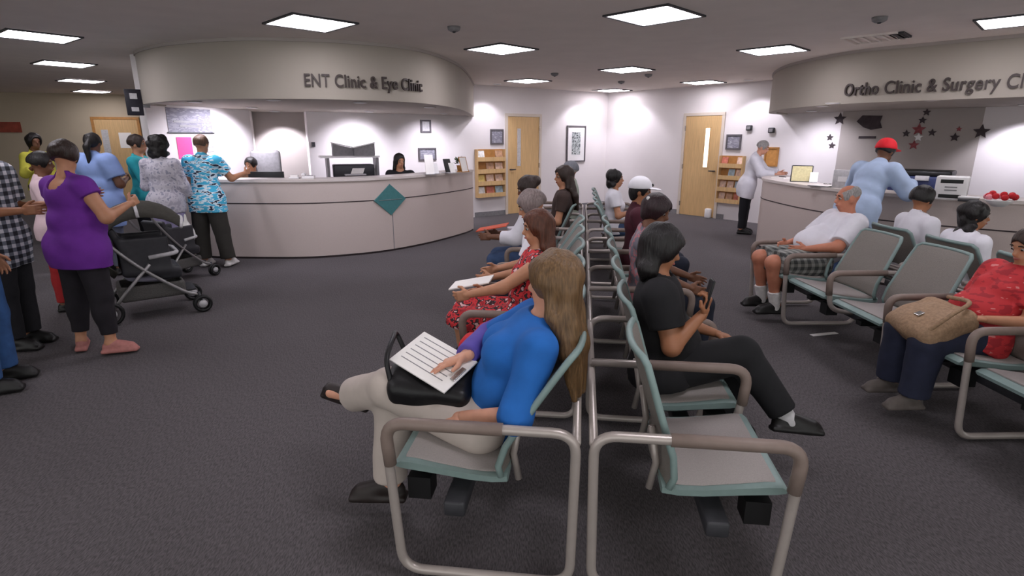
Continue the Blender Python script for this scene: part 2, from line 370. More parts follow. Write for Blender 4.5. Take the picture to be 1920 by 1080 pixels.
# ------------------------------------------------------------------ doors, racks, pictures on the back walls
def on_wall(base, d, nn, px0, px1):
    a = wp(base, d, px0); b_ = wp(base, d, px1); return a, b_
def wall_thing(name, label, cat, base, d, nn, px, z=0, group=None, off=0.0):
    """a thing whose local x runs along the wall and local -y points into the room"""
    q = wp(base, d, px) + nn * off
    rz = math.atan2(d[1], d[0])
    return thing(name, label, cat, (q[0], q[1], z), rz, group)
def wdist(base, d, px0, px1): return np.linalg.norm(wp(base, d, px1) - wp(base, d, px0))
def door(n_, base, d, nn, px0, px1, handle_left, win_lit):
    wd = wdist(base, d, px0, px1); 
    t = wall_thing('door_%d' % n_, None, None, base, d, nn, (px0 + px1) / 2)
    t.location[2] = 0
    q = (wp(base, d, px0) + wp(base, d, px1)) / 2; t.location[0] = q[0]; t.location[1] = q[1]
    t['kind'] = 'structure'
    h = 2.10; w2 = wd / 2
    link('door_frame', *join(box(-w2 - .06, -w2, -.03, .05, 0, h + .06), box(w2, w2 + .06, -.03, .05, 0, h + .06), box(-w2, w2, -.03, .05, h, h + .06)), M['doorframe'], t, smooth=False)
    wx = (-w2 + .3) if handle_left else (w2 - .3)
    leaf = link('door_leaf', *box(-w2 + .004, w2 - .004, -.018, .03, .01, h - .004), M['wood'], t, smooth=False)
    link('vision_panel', *box(wx - .05, wx + .05, -.024, -.018, 1.05, 1.85), M['lightgrey'] if not win_lit else M['lit'], leaf, smooth=False)
    link('vision_frame', *join(box(wx - .065, wx - .05, -.028, -.018, 1.03, 1.87), box(wx + .05, wx + .065, -.028, -.018, 1.03, 1.87), box(wx - .05, wx + .05, -.028, -.018, 1.85, 1.87), box(wx - .05, wx + .05, -.028, -.018, 1.03, 1.05)), M['wood'], leaf, smooth=False)
    hx = (-w2 + .08) if handle_left else (w2 - .08)
    link('door_handle', *join(tube([(hx, -.02, .98), (hx, -.07, .98), (hx + (.1 if handle_left else -.1), -.07, .98)], .012), lathe([(.03, 0), (.03, .02)], (hx, -.03, .97))), M['darkgrey'], leaf)
    sgn = 1 if handle_left else -1
    for z in (.25, 1.05, 1.85): link('hinge', *box(sgn * w2 - .012, sgn * w2 + .012, -.035, -.018, z - .05, z + .05), M['chrome'], leaf, smooth=False)
    return t
M['lit'] = emit('lit_vision_panel', (250, 244, 225), 1.2)
door(1, A, dL, nL, 951, 1010, True, False)
door(2, C, dR, nR, 1285, 1352, False, True)

def rack(label, base, d, nn, px0, px1, z0, z1, rows, cols):
    wd = wdist(base, d, px0, px1); q = (wp(base, d, px0) + wp(base, d, px1)) / 2
    t = thing('magazine_rack', label, 'magazine rack', (q[0], q[1], 0), math.atan2(d[1], d[0]), 'wall mounted wooden magazine racks')
    w2 = wd / 2; dp = .11
    link('back_panel', *box(-w2, w2, -.014, -.002, z0, z1), M['woodframe'], t, smooth=False)
    for sx in (-1, 1): link('side_panel', *box(sx * w2 - .01, sx * w2 + .01, -dp, -.002, z0, z1), M['wood'], t, smooth=False)
    hs = (z1 - z0) / rows
    for r in range(rows):
        link('shelf', *box(-w2 + .01, w2 - .01, -dp, -.014, z0 + r * hs, z0 + r * hs + .015), M['wood'], t, smooth=False)
        link('retaining_lip', *box(-w2 + .01, w2 - .01, -dp - .008, -dp, z0 + r * hs, z0 + r * hs + hs * .36), M['wood'], t, smooth=False)
    cols_ = [(220, 190, 170), (200, 120, 100), (235, 235, 230), (170, 190, 200), (190, 150, 120), (225, 200, 120)]
    mg = [mat('magazine_cover', c, .5, noise=.25, scale=18) for c in cols_]
    place = ['left', 'in the middle', 'right']
    for r in range(rows):
        for c_ in range(cols):
            if (r * 7 + c_ * 3) % 5 == 4: continue
            x = -w2 + wd * (c_ + .5) / cols; mw = wd / cols * .4
            v, f = box(-mw, mw, -.008, .008, 0, hs * .8); v = [(x + a, -.055 + b_ + c * .22, z0 + r * hs + .02 + c) for a, b_, c in v]
            o = thing_at('magazine', 'magazine standing %s in the %s pocket of the %s' % (place[c_], ['bottom', 'second lowest', 'second highest', 'top'][r], label.split(' beside')[0]), 'magazine', t)
            link('cover', v, f, random.choice(mg), o, smooth=False)
def thing_at(name, label, cat, ref, group='magazines in the wall racks'):
    return thing(name, label, cat, ref.location, ref.rotation_euler[2], group)
rack('left wooden magazine rack beside the left door', A, dL, nL, 890, 942, .42, 1.42, 4, 3)
rack('right wooden magazine rack beside the old man', C, dR, nR, 1358, 1402, .35, 1.30, 4, 3)

def framed(name, label, cat, base, d, nn, px0, px1, z0, z1, fm, inner, mount=None, th=.03, group=None):
    wd = wdist(base, d, px0, px1); q = (wp(base, d, px0) + wp(base, d, px1)) / 2
    t = thing(name, label, cat, (q[0], q[1], 0), math.atan2(d[1], d[0]), group); w2 = wd / 2; b_ = .03
    link('frame', *join(box(-w2, -w2 + b_, -th, -.001, z0, z1), box(w2 - b_, w2, -th, -.001, z0, z1), box(-w2 + b_, w2 - b_, -th, -.001, z1 - b_, z1), box(-w2 + b_, w2 - b_, -th, -.001, z0, z0 + b_)), fm, t, smooth=False)
    if mount:
        link('mount', *box(-w2 + b_, w2 - b_, -.014, -.002, z0 + b_, z1 - b_), mount, t, smooth=False); k = .28
        link('print', *box(-w2 * .45, w2 * .45, -.018, -.014, z0 + (z1 - z0) * .2, z1 - (z1 - z0) * .18), inner, t, smooth=False)
    else: link('print', *box(-w2 + b_, w2 - b_, -.016, -.002, z0 + b_, z1 - b_), inner, t, smooth=False)
    return t
framed('framed_picture', 'white-matted framed picture hanging between the left door and the room corner', 'picture', A, dL, nL, 1062, 1097, 1.10, 1.93, M['frame'], M['photo'], M['white'])
framed('wall_notice', 'grey notice on the wall just left of the left wooden door', 'notice', A, dL, nL, 919, 943, 1.52, 1.83, M['frame'], M['poster'], group=None)
framed('wall_notice', 'grey notice on the wall just right of the right wooden door', 'notice', C, dR, nR, 1363, 1391, 1.42, 1.72, M['frame'], M['poster'])
framed('wall_notice', 'small grey framed notice high on the wall behind the left desk', 'notice', A, dL, nL, 789, 808, 1.75, 1.99, M['frame'], M['lightgrey'])
framed('wall_notice', 'dark framed notice low on the wall behind the right end of left desk', 'notice', A, dL, nL, 783, 816, 1.22, 1.46, M['frame'], M['poster'])
framed('thermostat', 'small dark thermostat on the wall left of the copier shelf', 'thermostat', A, dL, nL, 583, 589, 1.50, 1.58, M['darkgrey'], M['grey'])
for px, z, lab in ((1404, 1.83, 'small dark fire alarm on the wall above the right notice'), (1446, 1.78, 'small black wall speaker above the old man')):
    q = wp(C, dR, px) ; t = thing('wall_device', lab, 'wall device', (q[0], q[1], z), math.atan2(dR[1], dR[0]))
    link('housing', *box(-.06, .06, -.05, -.001, -.04, .06, .012), M['darkgrey'], t, angle=40)
    link('face_plate', *box(-.035, .035, -.058, -.049, -.02, .04), M['grey'], t, smooth=False)
framed('cork_board', 'brown cork board leaning on the wall beside the old man', 'board', C, dR, nR, 1438, 1464, 1.12, 1.48, M['woodframe'], M['orange'])
t = wall_thing('door_stop', 'small white wedge on the floor at the right door', 'door stop', C, dR, nR, 1344, 0, off=.03)
link('wedge', *box(-.06, .06, -.10, -.001, 0, .20, .02), M['white'], t, angle=40)

# far tan wall: door and red sign
FW = np.array([-16.5, 12.6]); dF = np.array([8.9, 2.95]); dF /= np.linalg.norm(dF); nF = np.array([dF[1], -dF[0]])
def door3():
    q0 = wp(FW, dF, 182); q1 = wp(FW, dF, 262); q = (q0 + q1) / 2; w2 = np.linalg.norm(q1 - q0) / 2
    t = thing('door_3', None, None, (q[0], q[1], 0), math.atan2(dF[1], dF[0])); t['kind'] = 'structure'
    link('door_frame', *join(box(-w2 - .06, -w2, -.04, 0, 0, 2.16), box(w2, w2 + .06, -.04, 0, 0, 2.16), box(-w2, w2, -.04, 0, 2.1, 2.16)), M['woodframe'], t, smooth=False)
    lf = link('door_leaf', *box(-w2, w2, -.025, -.001, .01, 2.1), M['wood'], t, smooth=False)
    link('vision_panel', *box(-.35, -.2, -.03, -.025, 1.2, 1.85), M['lightgrey'], lf, smooth=False)
    link('door_handle', *tube([(w2 - .1, -.02, 1), (w2 - .1, -.08, 1), (w2 - .22, -.08, 1)], .013), M['darkgrey'], lf)
    n_ = thing('paper_notice', 'white paper notice taped on the far left tan door', 'notice', (q[0], q[1], 0), t.rotation_euler[2])
    link('sheet', *box(.02, .30, -.031, -.0255, 1.40, 1.78), M['paper'], n_, smooth=False)
door3()
q = wp(FW, dF, 18)
t = thing('wall_sign', 'red brown lettered sign on the far left wall at the frame edge', 'sign', (q[0], q[1], 1.9), math.atan2(dF[1], dF[0]))
link('board', *box(-.35, .28, -.03, -.001, -.12, .12), mat('sign_red', (150, 66, 48), .6, noise=.3, scale=8), t, smooth=False)

# lettering bent along a soffit
def lettering(text, path, px0, px1, z, size, label, xscale=1.0):
    cu = bpy.data.curves.new('tmp', 'FONT'); cu.body = text; cu.size = size; cu.extrude = .012; cu.offset = size * .012; cu.space_character = 1.06
    ob = bpy.data.objects.new('tmp', cu); COL.objects.link(ob); dg = bpy.context.evaluated_depsgraph_get(); dg.update()
    me = bpy.data.meshes.new_from_object(ob.evaluated_get(dg)); bpy.data.objects.remove(ob)
    v = np.array([tuple(q.co) for q in me.vertices]); f = [tuple(p.vertices) for p in me.polygons]
    pa = np.array(path); seg = np.linalg.norm(np.diff(pa, axis=0), axis=1); L = np.concatenate([[0], np.cumsum(seg)])
    pxs = 960 + 1087 * pa[:, 0] / pa[:, 1]
    vis = pa[:, 1] < 10.2
    order = np.arange(len(pa))[vis]
    l0 = np.interp(px0, pxs[order], L[order]); l1 = np.interp(px1, pxs[order], L[order])
    w_ = v[:, 0].max() - v[:, 0].min(); s = l0 + (v[:, 0] - v[:, 0].min()) / w_ * (l1 - l0)
    x = np.interp(s, L, pa[:, 0]); y = np.interp(s, L, pa[:, 1])
    x2 = np.interp(s + .01, L, pa[:, 0]); y2 = np.interp(s + .01, L, pa[:, 1])
    tx, ty = x2 - x, y2 - y; nrm = np.hypot(tx, ty) + 1e-9; nx, ny = ty / nrm, -tx / nrm
    off = .014 + v[:, 2]
    V = np.stack([x + nx * off, y + ny * off, z + v[:, 1]], 1)
    o = V.mean(0); t = thing('sign_lettering', label, 'sign', tuple(o))
    link('letters', V, f, M['letters'], t, smooth=False, off=o)
lettering('ENT Clinic & Eye Clinic', SOFF_L, 581, 793, 2.205, .19, 'dark raised lettering ENT Clinic & Eye Clinic on the left soffit')
lettering('Ortho Clinic & Surgery Clinic', SOFF_R, 1573, 1950, 2.165, .205, 'dark raised lettering Ortho Clinic & Surgery Clinic on the right soffit')

# ------------------------------------------------------------------ reception desks
def desk(name, label, path, H, seams, diamond_px):
    t = thing(name, label, 'desk', (path[0][0], path[0][1], 0)); off = (path[0][0], path[0][1], 0)
    link('front_panel', *strip(path, 0, .06, .03, H - .035), M['laminate'], t, off=off, angle=30)
    link('kick_strip', *strip(path, .012, .05, 0, .03), M['groove'], t, off=off, angle=30)
    link('worktop', *strip(path, -.02, .42, H - .035, H), M['counter'], t, off=off, angle=30)
    link('inner_worktop', *strip(path, .42, .95, .72, .75), M['counter'], t, off=off, angle=30)
    link('inner_panel', *strip(path, .40, .42, 0, H - .035), M['laminate'], t, off=off, angle=30)
    link('groove', *strip(path, -.003, 0, H * .70, H * .70 + .014), M['groove'], t, off=off, angle=30)
    pa = np.array(path); pxs = 960 + 1087 * pa[:, 0] / pa[:, 1]
    def at_px(px):
        for i in range(len(pa) - 1):
            a, b_ = pxs[i], pxs[i + 1]
            if (a - px) * (b_ - px) <= 0 and pa[i, 1] < 10.5:
                k = (px - a) / (b_ - a + 1e-9); p = pa[i] * (1 - k) + pa[i + 1] * k; tt = pa[i + 1] - pa[i]; tt /= np.linalg.norm(tt); return p, tt
    for px in seams:
        r = at_px(px)
        if r is None: continue
        p, tt = r; nn = np.array([tt[1], -tt[0]])
        c = [p + tt * s * .006 + nn * o_ for s in (-1, 1) for o_ in (.0, .0025)]
        poly = [c[1], c[3], c[2], c[0]]
        link('panel_seam', *prism([tuple(q) for q in poly][::-1], .03, H * .70), M['grey'], t, off=off, smooth=False)
    if diamond_px:
        p, tt = at_px(diamond_px); nn = np.array([tt[1], -tt[0]]); z = H * .70; s = .215
        vs = []
        for o_ in (-.02, .012):
            for a, b_ in ((-s * 1.25, 0), (0, -s * 1.06), (s * 1.25, 0), (0, s * 1.06)): q = p + tt * a + nn * o_; vs.append((q[0], q[1], z + b_))
        link('diamond_emblem', vs, [(0, 3, 2, 1), (4, 5, 6, 7)] + [(i, (i + 1) % 4, 4 + (i + 1) % 4, 4 + i) for i in range(4)], M['teal'], t, off=off, smooth=False)
        q0 = p + nn * .013 - tt * .2; q1 = p + nn * .013 + tt * .2
        link('emblem_line', *tube([(q0[0], q0[1], z), (q1[0], q1[1], z)], .004, 6), M['grey'], t, off=off)
    return t, path
DL = spline([(-4.80, 8.0), (-4.35, 7.83), (-3.94, 7.77), (-2.99, 7.75), (-2.42, 7.92), (-1.85, 8.28), (-1.3, 8.98), (-.85, 9.85), (-.71, 10.3)], 10)
DR = spline([(4.6, 9.6), (4.12, 9.25), (3.90, 8.80), (3.85, 8.25), (3.87, 7.55), (3.98, 6.95), (4.22, 6.4), (4.65, 5.9), (5.3, 5.35), (6.2, 4.75)], 10)
HL, HR = 1.10, 1.05
desk('reception_desk', 'long curved beige reception desk with a teal diamond, under the left lettering', DL, HL, [728], 725)
desk('reception_desk', 'curved beige reception desk at right where the red capped man leans', DR, HR, [1560, 1790], None)

# ------------------------------------------------------------------ sculpting: signed distances to one continuous surface
def nrm(v): v = np.asarray(v, float); return v / (np.linalg.norm(v) + 1e-12)
class Ell:
    def __init__(s, c, r, R=None): s.c = np.asarray(c, float); s.r = np.asarray(r, float); s.R = np.eye(3) if R is None else np.asarray(R, float); m = s.r.max(); s.lo = s.c - m; s.hi = s.c + m
    def grow(s, t): return Ell(s.c, s.r + t, s.R)
    def __call__(s, X, Y, Z):
        d = (X - s.c[0], Y - s.c[1], Z - s.c[2]); q = [d[0] * s.R[i, 0] + d[1] * s.R[i, 1] + d[2] * s.R[i, 2] for i in range(3)]
        k0 = np.sqrt(sum((q[i] / s.r[i]) ** 2 for i in range(3))); k1 = np.sqrt(sum((q[i] / s.r[i] ** 2) ** 2 for i in range(3))) + 1e-6
        return k0 * (k0 - 1) / k1
class Cone:
    def __init__(s, a, b, ra, rb, cut=None): s.a = np.asarray(a, float); s.b = np.asarray(b, float); s.ra, s.rb = ra, rb; s.cut = cut; m = max(ra, rb); s.lo = np.minimum(s.a, s.b) - m; s.hi = np.maximum(s.a, s.b) + m
    def grow(s, t, cut=None): return Cone(s.a, s.b, s.ra + t, s.rb + t, cut)
    def __call__(s, X, Y, Z):
        ab = s.b - s.a; L2 = ab @ ab + 1e-9
        px, py, pz = X - s.a[0], Y - s.a[1], Z - s.a[2]; h = np.clip((px * ab[0] + py * ab[1] + pz * ab[2]) / L2, 0, 1)
        d = np.sqrt((px - ab[0] * h) ** 2 + (py - ab[1] * h) ** 2 + (pz - ab[2] * h) ** 2) - (s.ra + (s.rb - s.ra) * h)
        if s.cut is not None:                      # flat cut at a fraction of the bone
            u = ab / math.sqrt(L2); p = s.a + ab * s.cut
            d = np.maximum(d, (X - p[0]) * u[0] + (Y - p[1]) * u[1] + (Z - p[2]) * u[2])
        return d
class RBox:
    def __init__(s, c, h, R=None, r=.01): s.c = np.asarray(c, float); s.h = np.asarray(h, float); s.R = np.eye(3) if R is None else np.asarray(R, float); s.r = r; m = np.linalg.norm(s.h); s.lo = s.c - m; s.hi = s.c + m
    def grow(s, t): return RBox(s.c, s.h + t, s.R, s.r + t)
    def __call__(s, X, Y, Z):
        d = (X - s.c[0], Y - s.c[1], Z - s.c[2]); q = [np.abs(d[0] * s.R[i, 0] + d[1] * s.R[i, 1] + d[2] * s.R[i, 2]) - s.h[i] + s.r for i in range(3)]
        return np.sqrt(sum(np.maximum(a, 0) ** 2 for a in q)) + np.minimum(np.maximum(np.maximum(q[0], q[1]), q[2]), 0) - s.r
def smin(a, b, k): h = np.maximum(k - np.abs(a - b), 0) / k; return np.minimum(a, b) - h * h * k * .25
def sculpt(prims, res, k=.03, cuts=(), folds=0, fscale=22., subs=(), fdir=None):
    lo = np.min([p.lo for p in prims], 0) - .03 - 2 * res; hi = np.max([p.hi for p in prims], 0) + .03 + 2 * res
    ax = [np.arange(lo[i], hi[i] + res, res, dtype=np.float32) for i in range(3)]
    Fd = np.full([len(a) for a in ax], .2, np.float32)
    pad = max(k, .02) + 2 * res
    for p in prims:
        i0 = [max(0, int((p.lo[i] - pad - lo[i]) / res)) for i in range(3)]; i1 = [min(len(ax[i]), int((p.hi[i] + pad - lo[i]) / res) + 2) for i in range(3)]
        sl = tuple(slice(a, b) for a, b in zip(i0, i1)); X, Y, Z = np.meshgrid(*[ax[i][sl[i]] for i in range(3)], indexing='ij', sparse=True)
        Fd[sl] = smin(Fd[sl], p(X, Y, Z).astype(np.float32), k)
    X, Y, Z = np.meshgrid(*ax, indexing='ij', sparse=True)
    if folds:
        rg = np.random.RandomState(int(fscale * 10) % 97)
        for j in range(5):
            d = nrm(rg.normal(size=3) * (1, 1, .7)) * fscale * (0.6 + .35 * j); ph = rg.uniform(0, 6)
            Fd = Fd + (folds / (1 + .4 * j)) * np.sin(d[0] * X + d[1] * Y + d[2] * Z + ph + 1.5 * np.sin(9 * Z + 7 * X + j)).astype(np.float32)
    for pt, nn in cuts:                            # keeps the side the normal points away from
        nn = nrm(nn); Fd = np.maximum(Fd, ((X - pt[0]) * nn[0] + (Y - pt[1]) * nn[1] + (Z - pt[2]) * nn[2]).astype(np.float32))
    for p in subs: Fd = np.maximum(Fd, -p(X, Y, Z).astype(np.float32))
    return nets(Fd, lo, res)
def nets(Fd, lo, res):
    Fd[0] = Fd[-1] = .1; Fd[:, 0] = Fd[:, -1] = .1; Fd[:, :, 0] = Fd[:, :, -1] = .1
    S = Fd < 0; n0, n1, n2 = Fd.shape
    acc = np.zeros((n0 - 1, n1 - 1, n2 - 1, 3), np.float32); cnt = np.zeros((n0 - 1, n1 - 1, n2 - 1), np.int8); quads = []
    edges = []
    for a in range(3):
        s0 = [slice(None)] * 3; s1 = [slice(None)] * 3; s0[a] = slice(0, -1); s1[a] = slice(1, None)
        cr = np.argwhere(S[tuple(s0)] != S[tuple(s1)])
        if not len(cr): continue
        c2 = cr.copy(); c2[:, a] += 1
        f0 = Fd[tuple(cr.T)]; f1 = Fd[tuple(c2.T)]; t = f0 / (f0 - f1 + 1e-12)
        p = cr.astype(np.float32); p[:, a] += t
        b, c = (a + 1) % 3, (a + 2) % 3; ids = []
        for db, dc in ((0, 0), (1, 0), (1, 1), (0, 1)):
            q = cr.copy(); q[:, b] -= db; q[:, c] -= dc; ids.append(q)
            np.add.at(acc, tuple(q.T), p); np.add.at(cnt, tuple(q.T), 1)
        edges.append((ids, f0 < 0))
    used = np.argwhere(cnt > 0); idx = np.full(cnt.shape, -1, np.int64); idx[tuple(used.T)] = np.arange(len(used))
    V = acc[tuple(used.T)] / cnt[tuple(used.T)][:, None]; V = V * res + lo
    for ids, ins in edges:
        q = np.stack([idx[tuple(i.T)] for i in ids], 1); q[~ins] = q[~ins][:, ::-1]; quads.append(q)
    Q = np.concatenate(quads)
    # one relaxation pass
    nb = np.zeros_like(V); ct = np.zeros(len(V), np.float32)
    for i in range(4):
        np.add.at(nb, Q[:, i], V[Q[:, (i + 1) % 4]]); np.add.at(ct, Q[:, i], 1)
    V = V * .5 + nb / np.maximum(ct, 1)[:, None] * .5
    return V, Q
def vjoin(parts):
    V = []; Q = []; k = 0
    for v, q in parts: V.append(v); Q.append(q + k); k += len(v)
    return np.concatenate(V), np.concatenate(Q)

def rotv(v, axis, a): return np.array(Matrix.Rotation(a, 3, Vector(axis)) @ Vector(v))
def hand_prims(w, d, n, s, curl=.5, k=1.0, spread=0.0, point=False, thumb_close=.4):
    d, n, s = nrm(d), nrm(n), nrm(s); R = np.stack([d, s, n]); out = [RBox(w + d * .045 * k, (.046 * k, .037 * k, .014 * k), R, .013 * k), Cone(w - d * .02, w + d * .02 * k, .024 * k, .024 * k)]
    for j, (o, L) in enumerate(((.028, .070), (.0095, .078), (-.0095, .072), (-.028, .056))):
        p = w + d * (.084 - .004 * abs(j - 1)) * k + s * o * k; dd = nrm(d + s * spread * (1.5 - j) * .25); c = curl * (1 + .12 * j)
        if point and j == 0: c = .15
        r0 = .0092 * k
        for m_, fr in enumerate((.42, .32, .26)):
            dd = rotv(dd, np.cross(d, n), c * (.75, 1.0, .8)[m_]); q = p + dd * L * fr * k; out.append(Cone(p, q, r0, r0 * .9)); p = q; r0 *= .9
    p = w + d * .022 * k + s * .030 * k; td = nrm(d * .65 + s * .75 + n * thumb_close)
    for m_ in range(2):
        q = p + td * (.038, .030)[m_] * k; out.append(Cone(p, q, (.0135, .0105)[m_] * k, (.0108, .009)[m_] * k)); p = q; td = nrm(td + d * .45 - s * .3)
    return out

def lerp(a, b, t): return a + (b - a) * t
def frame_from(fwd, up):
    f = nrm(fwd); l = nrm(np.cross(up, f)); u = np.cross(f, l); return f, l, u      # forward, the person's left, up

def skeleton(base, heading, H=1.65, seat=None, lean=0.0, side=0.0, turn=0.0, armL=None, armR=None, legL=None, legR=None, head=(1, 0, 0), wide=1.0, neck=0.0):
    """heading: degrees, 0 = +Y, 90 = +X. Directions in (forward, left, up)."""
    a = math.radians(heading); f = np.array([math.sin(a), math.cos(a), 0]); l = np.array([-f[1], f[0], 0]); u = np.array([0, 0, 1.])
    loc = lambda v: f * v[0] + l * v[1] + u * v[2]
    k = H / 1.70; J = {'seated': seat is not None, 'H': H, 'k': k, 'f': f, 'l': l, 'u': u}
    base = np.asarray(base, float)
    hipz = (.92 * k) if seat is None else seat + .085
    hc = np.array([base[0], base[1], base[2] + hipz]); J['hc'] = hc
    sd = nrm(loc((math.sin(lean), math.sin(side), math.cos(lean))))           # spine direction
    t2 = math.radians(turn); f2 = f * math.cos(t2) + l * math.sin(t2); l2 = nrm(np.cross(sd, f2)); f2 = np.cross(l2, sd)
    J['sd'] = sd; J['sf'] = f2; J['sl'] = l2
    J['nb'] = hc + sd * .52 * k                                             # neck base
    for s, S in ((1, 'L'), (-1, 'R')):
        J['hip' + S] = hc + l * s * .088 * k * wide ** .5
        J['sh' + S] = J['nb'] - sd * .055 * k + l2 * s * .172 * k * (.6 + .4 * wide)
        arm = (armL if s == 1 else armR) or ((.05, .12 * s, -1), (.35, 0, -1))
        J['el' + S] = J['sh' + S] + nrm(loc(arm[0])) * .28 * k; J['wr' + S] = J['el' + S] + nrm(loc(arm[1])) * .245 * k
        leg = (legL if s == 1 else legR) or (((0, .02 * s, -1), (-.02, 0, -1)) if seat is None else ((1, .08 * s, -.05), (.05, 0, -1)))
        J['kn' + S] = J['hip' + S] + nrm(loc(leg[0])) * .43 * k; J['an' + S] = J['kn' + S] + nrm(loc(leg[1])) * .40 * k
        J['toe' + S] = nrm(loc(leg[2])) if len(leg) > 2 else f
    J['headc'] = J['nb'] + nrm(sd * .8 + u * .4 + f * neck) * .165 * k + f * .02 * k
    J['look'] = nrm(loc(head)); return J

def ik(J, S, target, pole):
    a, L1, L2 = J['sh' + S], .28 * J['k'], .245 * J['k']; d = target - a; D_ = np.linalg.norm(d); u = d / D_; D_ = min(D_, (L1 + L2) * .995)
    x = (L1 * L1 - L2 * L2 + D_ * D_) / (2 * D_); h = math.sqrt(max(0, L1 * L1 - x * x)); pole = nrm(pole - u * (pole @ u))
    J['el' + S] = a + u * x + pole * h; J['wr' + S] = a + u * D_
def build_person(label, J, res=.009, skinc=(176, 124, 96), hair=None, top=None, bottom=None, shoes=None, wide=1.0, belly=1.0, bust=0.0, hands=None, group=None, cap=None, sock=None, extra=None, face=True, hres=None, thick=1.0):
    k = J['k']; sd, sf, sl = J['sd'], J['sf'], J['sl']; hc, nb = J['hc'], J['nb']
    zmin = min(J['anL'][2], J['anR'][2])
    root = thing('person', label, 'person', (hc[0], hc[1], max(0, min(zmin - .1, .6)) if zmin < .3 else 0), 0, group); off = np.array(root.location)
    T = np.stack([sl, sf, sd]); lat = sl; W = wide
    sk = skin(skinc)
    torso = [Ell(lerp(hc, nb, .72), (.155 * k * (.5 + .5 * W), .105 * k * (.6 + .4 * W), .17 * k), T),
             Ell(lerp(hc, nb, .36) + sf * .01, (.135 * k * W, .10 * k * W * belly, .16 * k), T),
             Ell(hc + sf * .0, (.158 * k * W, .115 * k * (.4 + .6 * W), .12 * k), T),
             Cone(J['shL'], J['shR'], .052 * k, .052 * k),
             Cone(lerp(hc, nb, .93), nb + sd * .01, .075 * k, .06 * k)]
    if belly > 1.05: torso.append(Ell(lerp(hc, nb, .25) + sf * .05 * belly, (.125 * k * W, .09 * k * belly * W, .13 * k), T))
    if bust:
        for s in (-1, 1): torso.append(Ell(lerp(hc, nb, .62) + sf * .085 * k + sl * s * .07 * k, (.062 * k * bust, .062 * k * bust, .065 * k * bust), T))
    lw = (.5 + .5 * W) * thick
    limb = {}
    for S in 'LR':
        limb['ua' + S] = Cone(J['sh' + S], J['el' + S], .050 * k * lw, .039 * k * lw); limb['fa' + S] = Cone(J['el' + S], J['wr' + S], .040 * k * lw, .026 * k)
        limb['th' + S] = Cone(J['hip' + S], J['kn' + S], .088 * k * lw, .058 * k * lw); limb['sn' + S] = Cone(J['kn' + S], J['an' + S], .054 * k * lw, .036 * k)
        kd = nrm(J['an' + S] - J['kn' + S]); bk = -J['f'] if abs(kd[2]) > .6 else np.array([0, 0, -1.])
        limb['cf' + S] = Ell(lerp(J['kn' + S], J['an' + S], .3) + bk * .015, (.05 * k * lw, .05 * k * lw, .12 * k), np.stack(list(frame_from(kd, J['l'] + .01))[1:] + [kd]))
    hd = J['headc']; hf, hl, hu = frame_from(J['look'], nrm(J['u'] * .8 + sd * .2)); HT = np.stack([hl, hf, hu])
    hp = lambda a, b, c: hd + hf * a * k + hl * b * k + hu * c * k
    headp = [Ell(hp(-.008, 0, .032), (.073 * k, .093 * k, .086 * k), HT), Ell(hp(.022, 0, -.045), (.054 * k, .062 * k, .066 * k), HT), Ell(hp(.062, 0, -.082), (.022 * k, .020 * k, .02 * k), HT),
             Cone(hp(.082, 0, .018), hp(.106, 0, -.018), .009 * k, .014 * k), Ell(hp(.080, 0, -.052), (.024 * k, .012 * k, .012 * k), HT), Ell(hp(.072, 0, .035), (.045 * k, .016 * k, .012 * k), HT)]
    ears = [Ell(hp(-.005, s * .074, -.005), (.010 * k, .018 * k, .03 * k), HT) for s in (-1, 1)]
    neckp = Cone(nb - sd * .02, hp(-.012, 0, -.05), .056 * k, .052 * k)
    body = torso + list(limb.values()) + [neckp] + headp + ears
    for S in 'LR':
        td = J['toe' + S]; body.append(Cone(J['an' + S] - td * .02 * k + J['u'] * -.045 * k * 0, J['an' + S] + td * .13 * k - J['u'] * .03, .034 * k, .024 * k))
    sockets = [Ell(hp(.094, s * .031, .012), (.016 * k, .012 * k, .011 * k), HT) for s in (-1, 1)]
    parts = [sculpt(body, res, .028 * k, subs=sockets if res < .010 else ())]
    hands = hands or {}
    for S in 'LR':
        h_ = hands.get(S, {}); fd = nrm(J['wr' + S] - J['el' + S]); d = nrm(h_.get('d', fd)); n = h_.get('n')
        sidev = J['l'] * (1 if S == 'L' else -1)
        if n is None: n = -sidev + J['u'] * -.1
        n = nrm(np.asarray(n, float) - d * (np.asarray(n, float) @ d)); s = np.cross(n, d) * (1 if S == 'L' else -1)
        if 's' in h_: s = nrm(np.asarray(h_['s']) - d * (np.asarray(h_['s']) @ d))
        parts.append(sculpt(hand_prims(J['wr' + S] + fd * .005, d, n, s, h_.get('curl', .35), k * .98, h_.get('spread', .3)), hres or max(.0045, res * .6), .007))
    fastlink('body', *vjoin(parts), sk, root, off)
    if face:
        for s in (-1, 1):
            e = link('eye', *sphere(hp(.079, s * .031, .012), .0118 * k, 10), M['eyewhite'], root, off=off)
            link('iris', *sphere(hp(.0845, s * .0325, .011), .0082 * k, 8), M['iris'], e, off=off)
            link('eyebrow', *tube([hp(.084, s * .048, .034), hp(.092, s * .032, .040), hp(.093, s * .016, .036)], [.003, .0045, .003], 6), M['brow'], root, off=off)
        link('mouth', *tube([hp(.088, .021, -.053), hp(.0975, .01, -.052), hp(.099, 0, -.053), hp(.0975, -.01, -.052), hp(.088, -.021, -.053)], [.003, .006, .0065, .006, .003], 6), M['lip'], root, off=off)
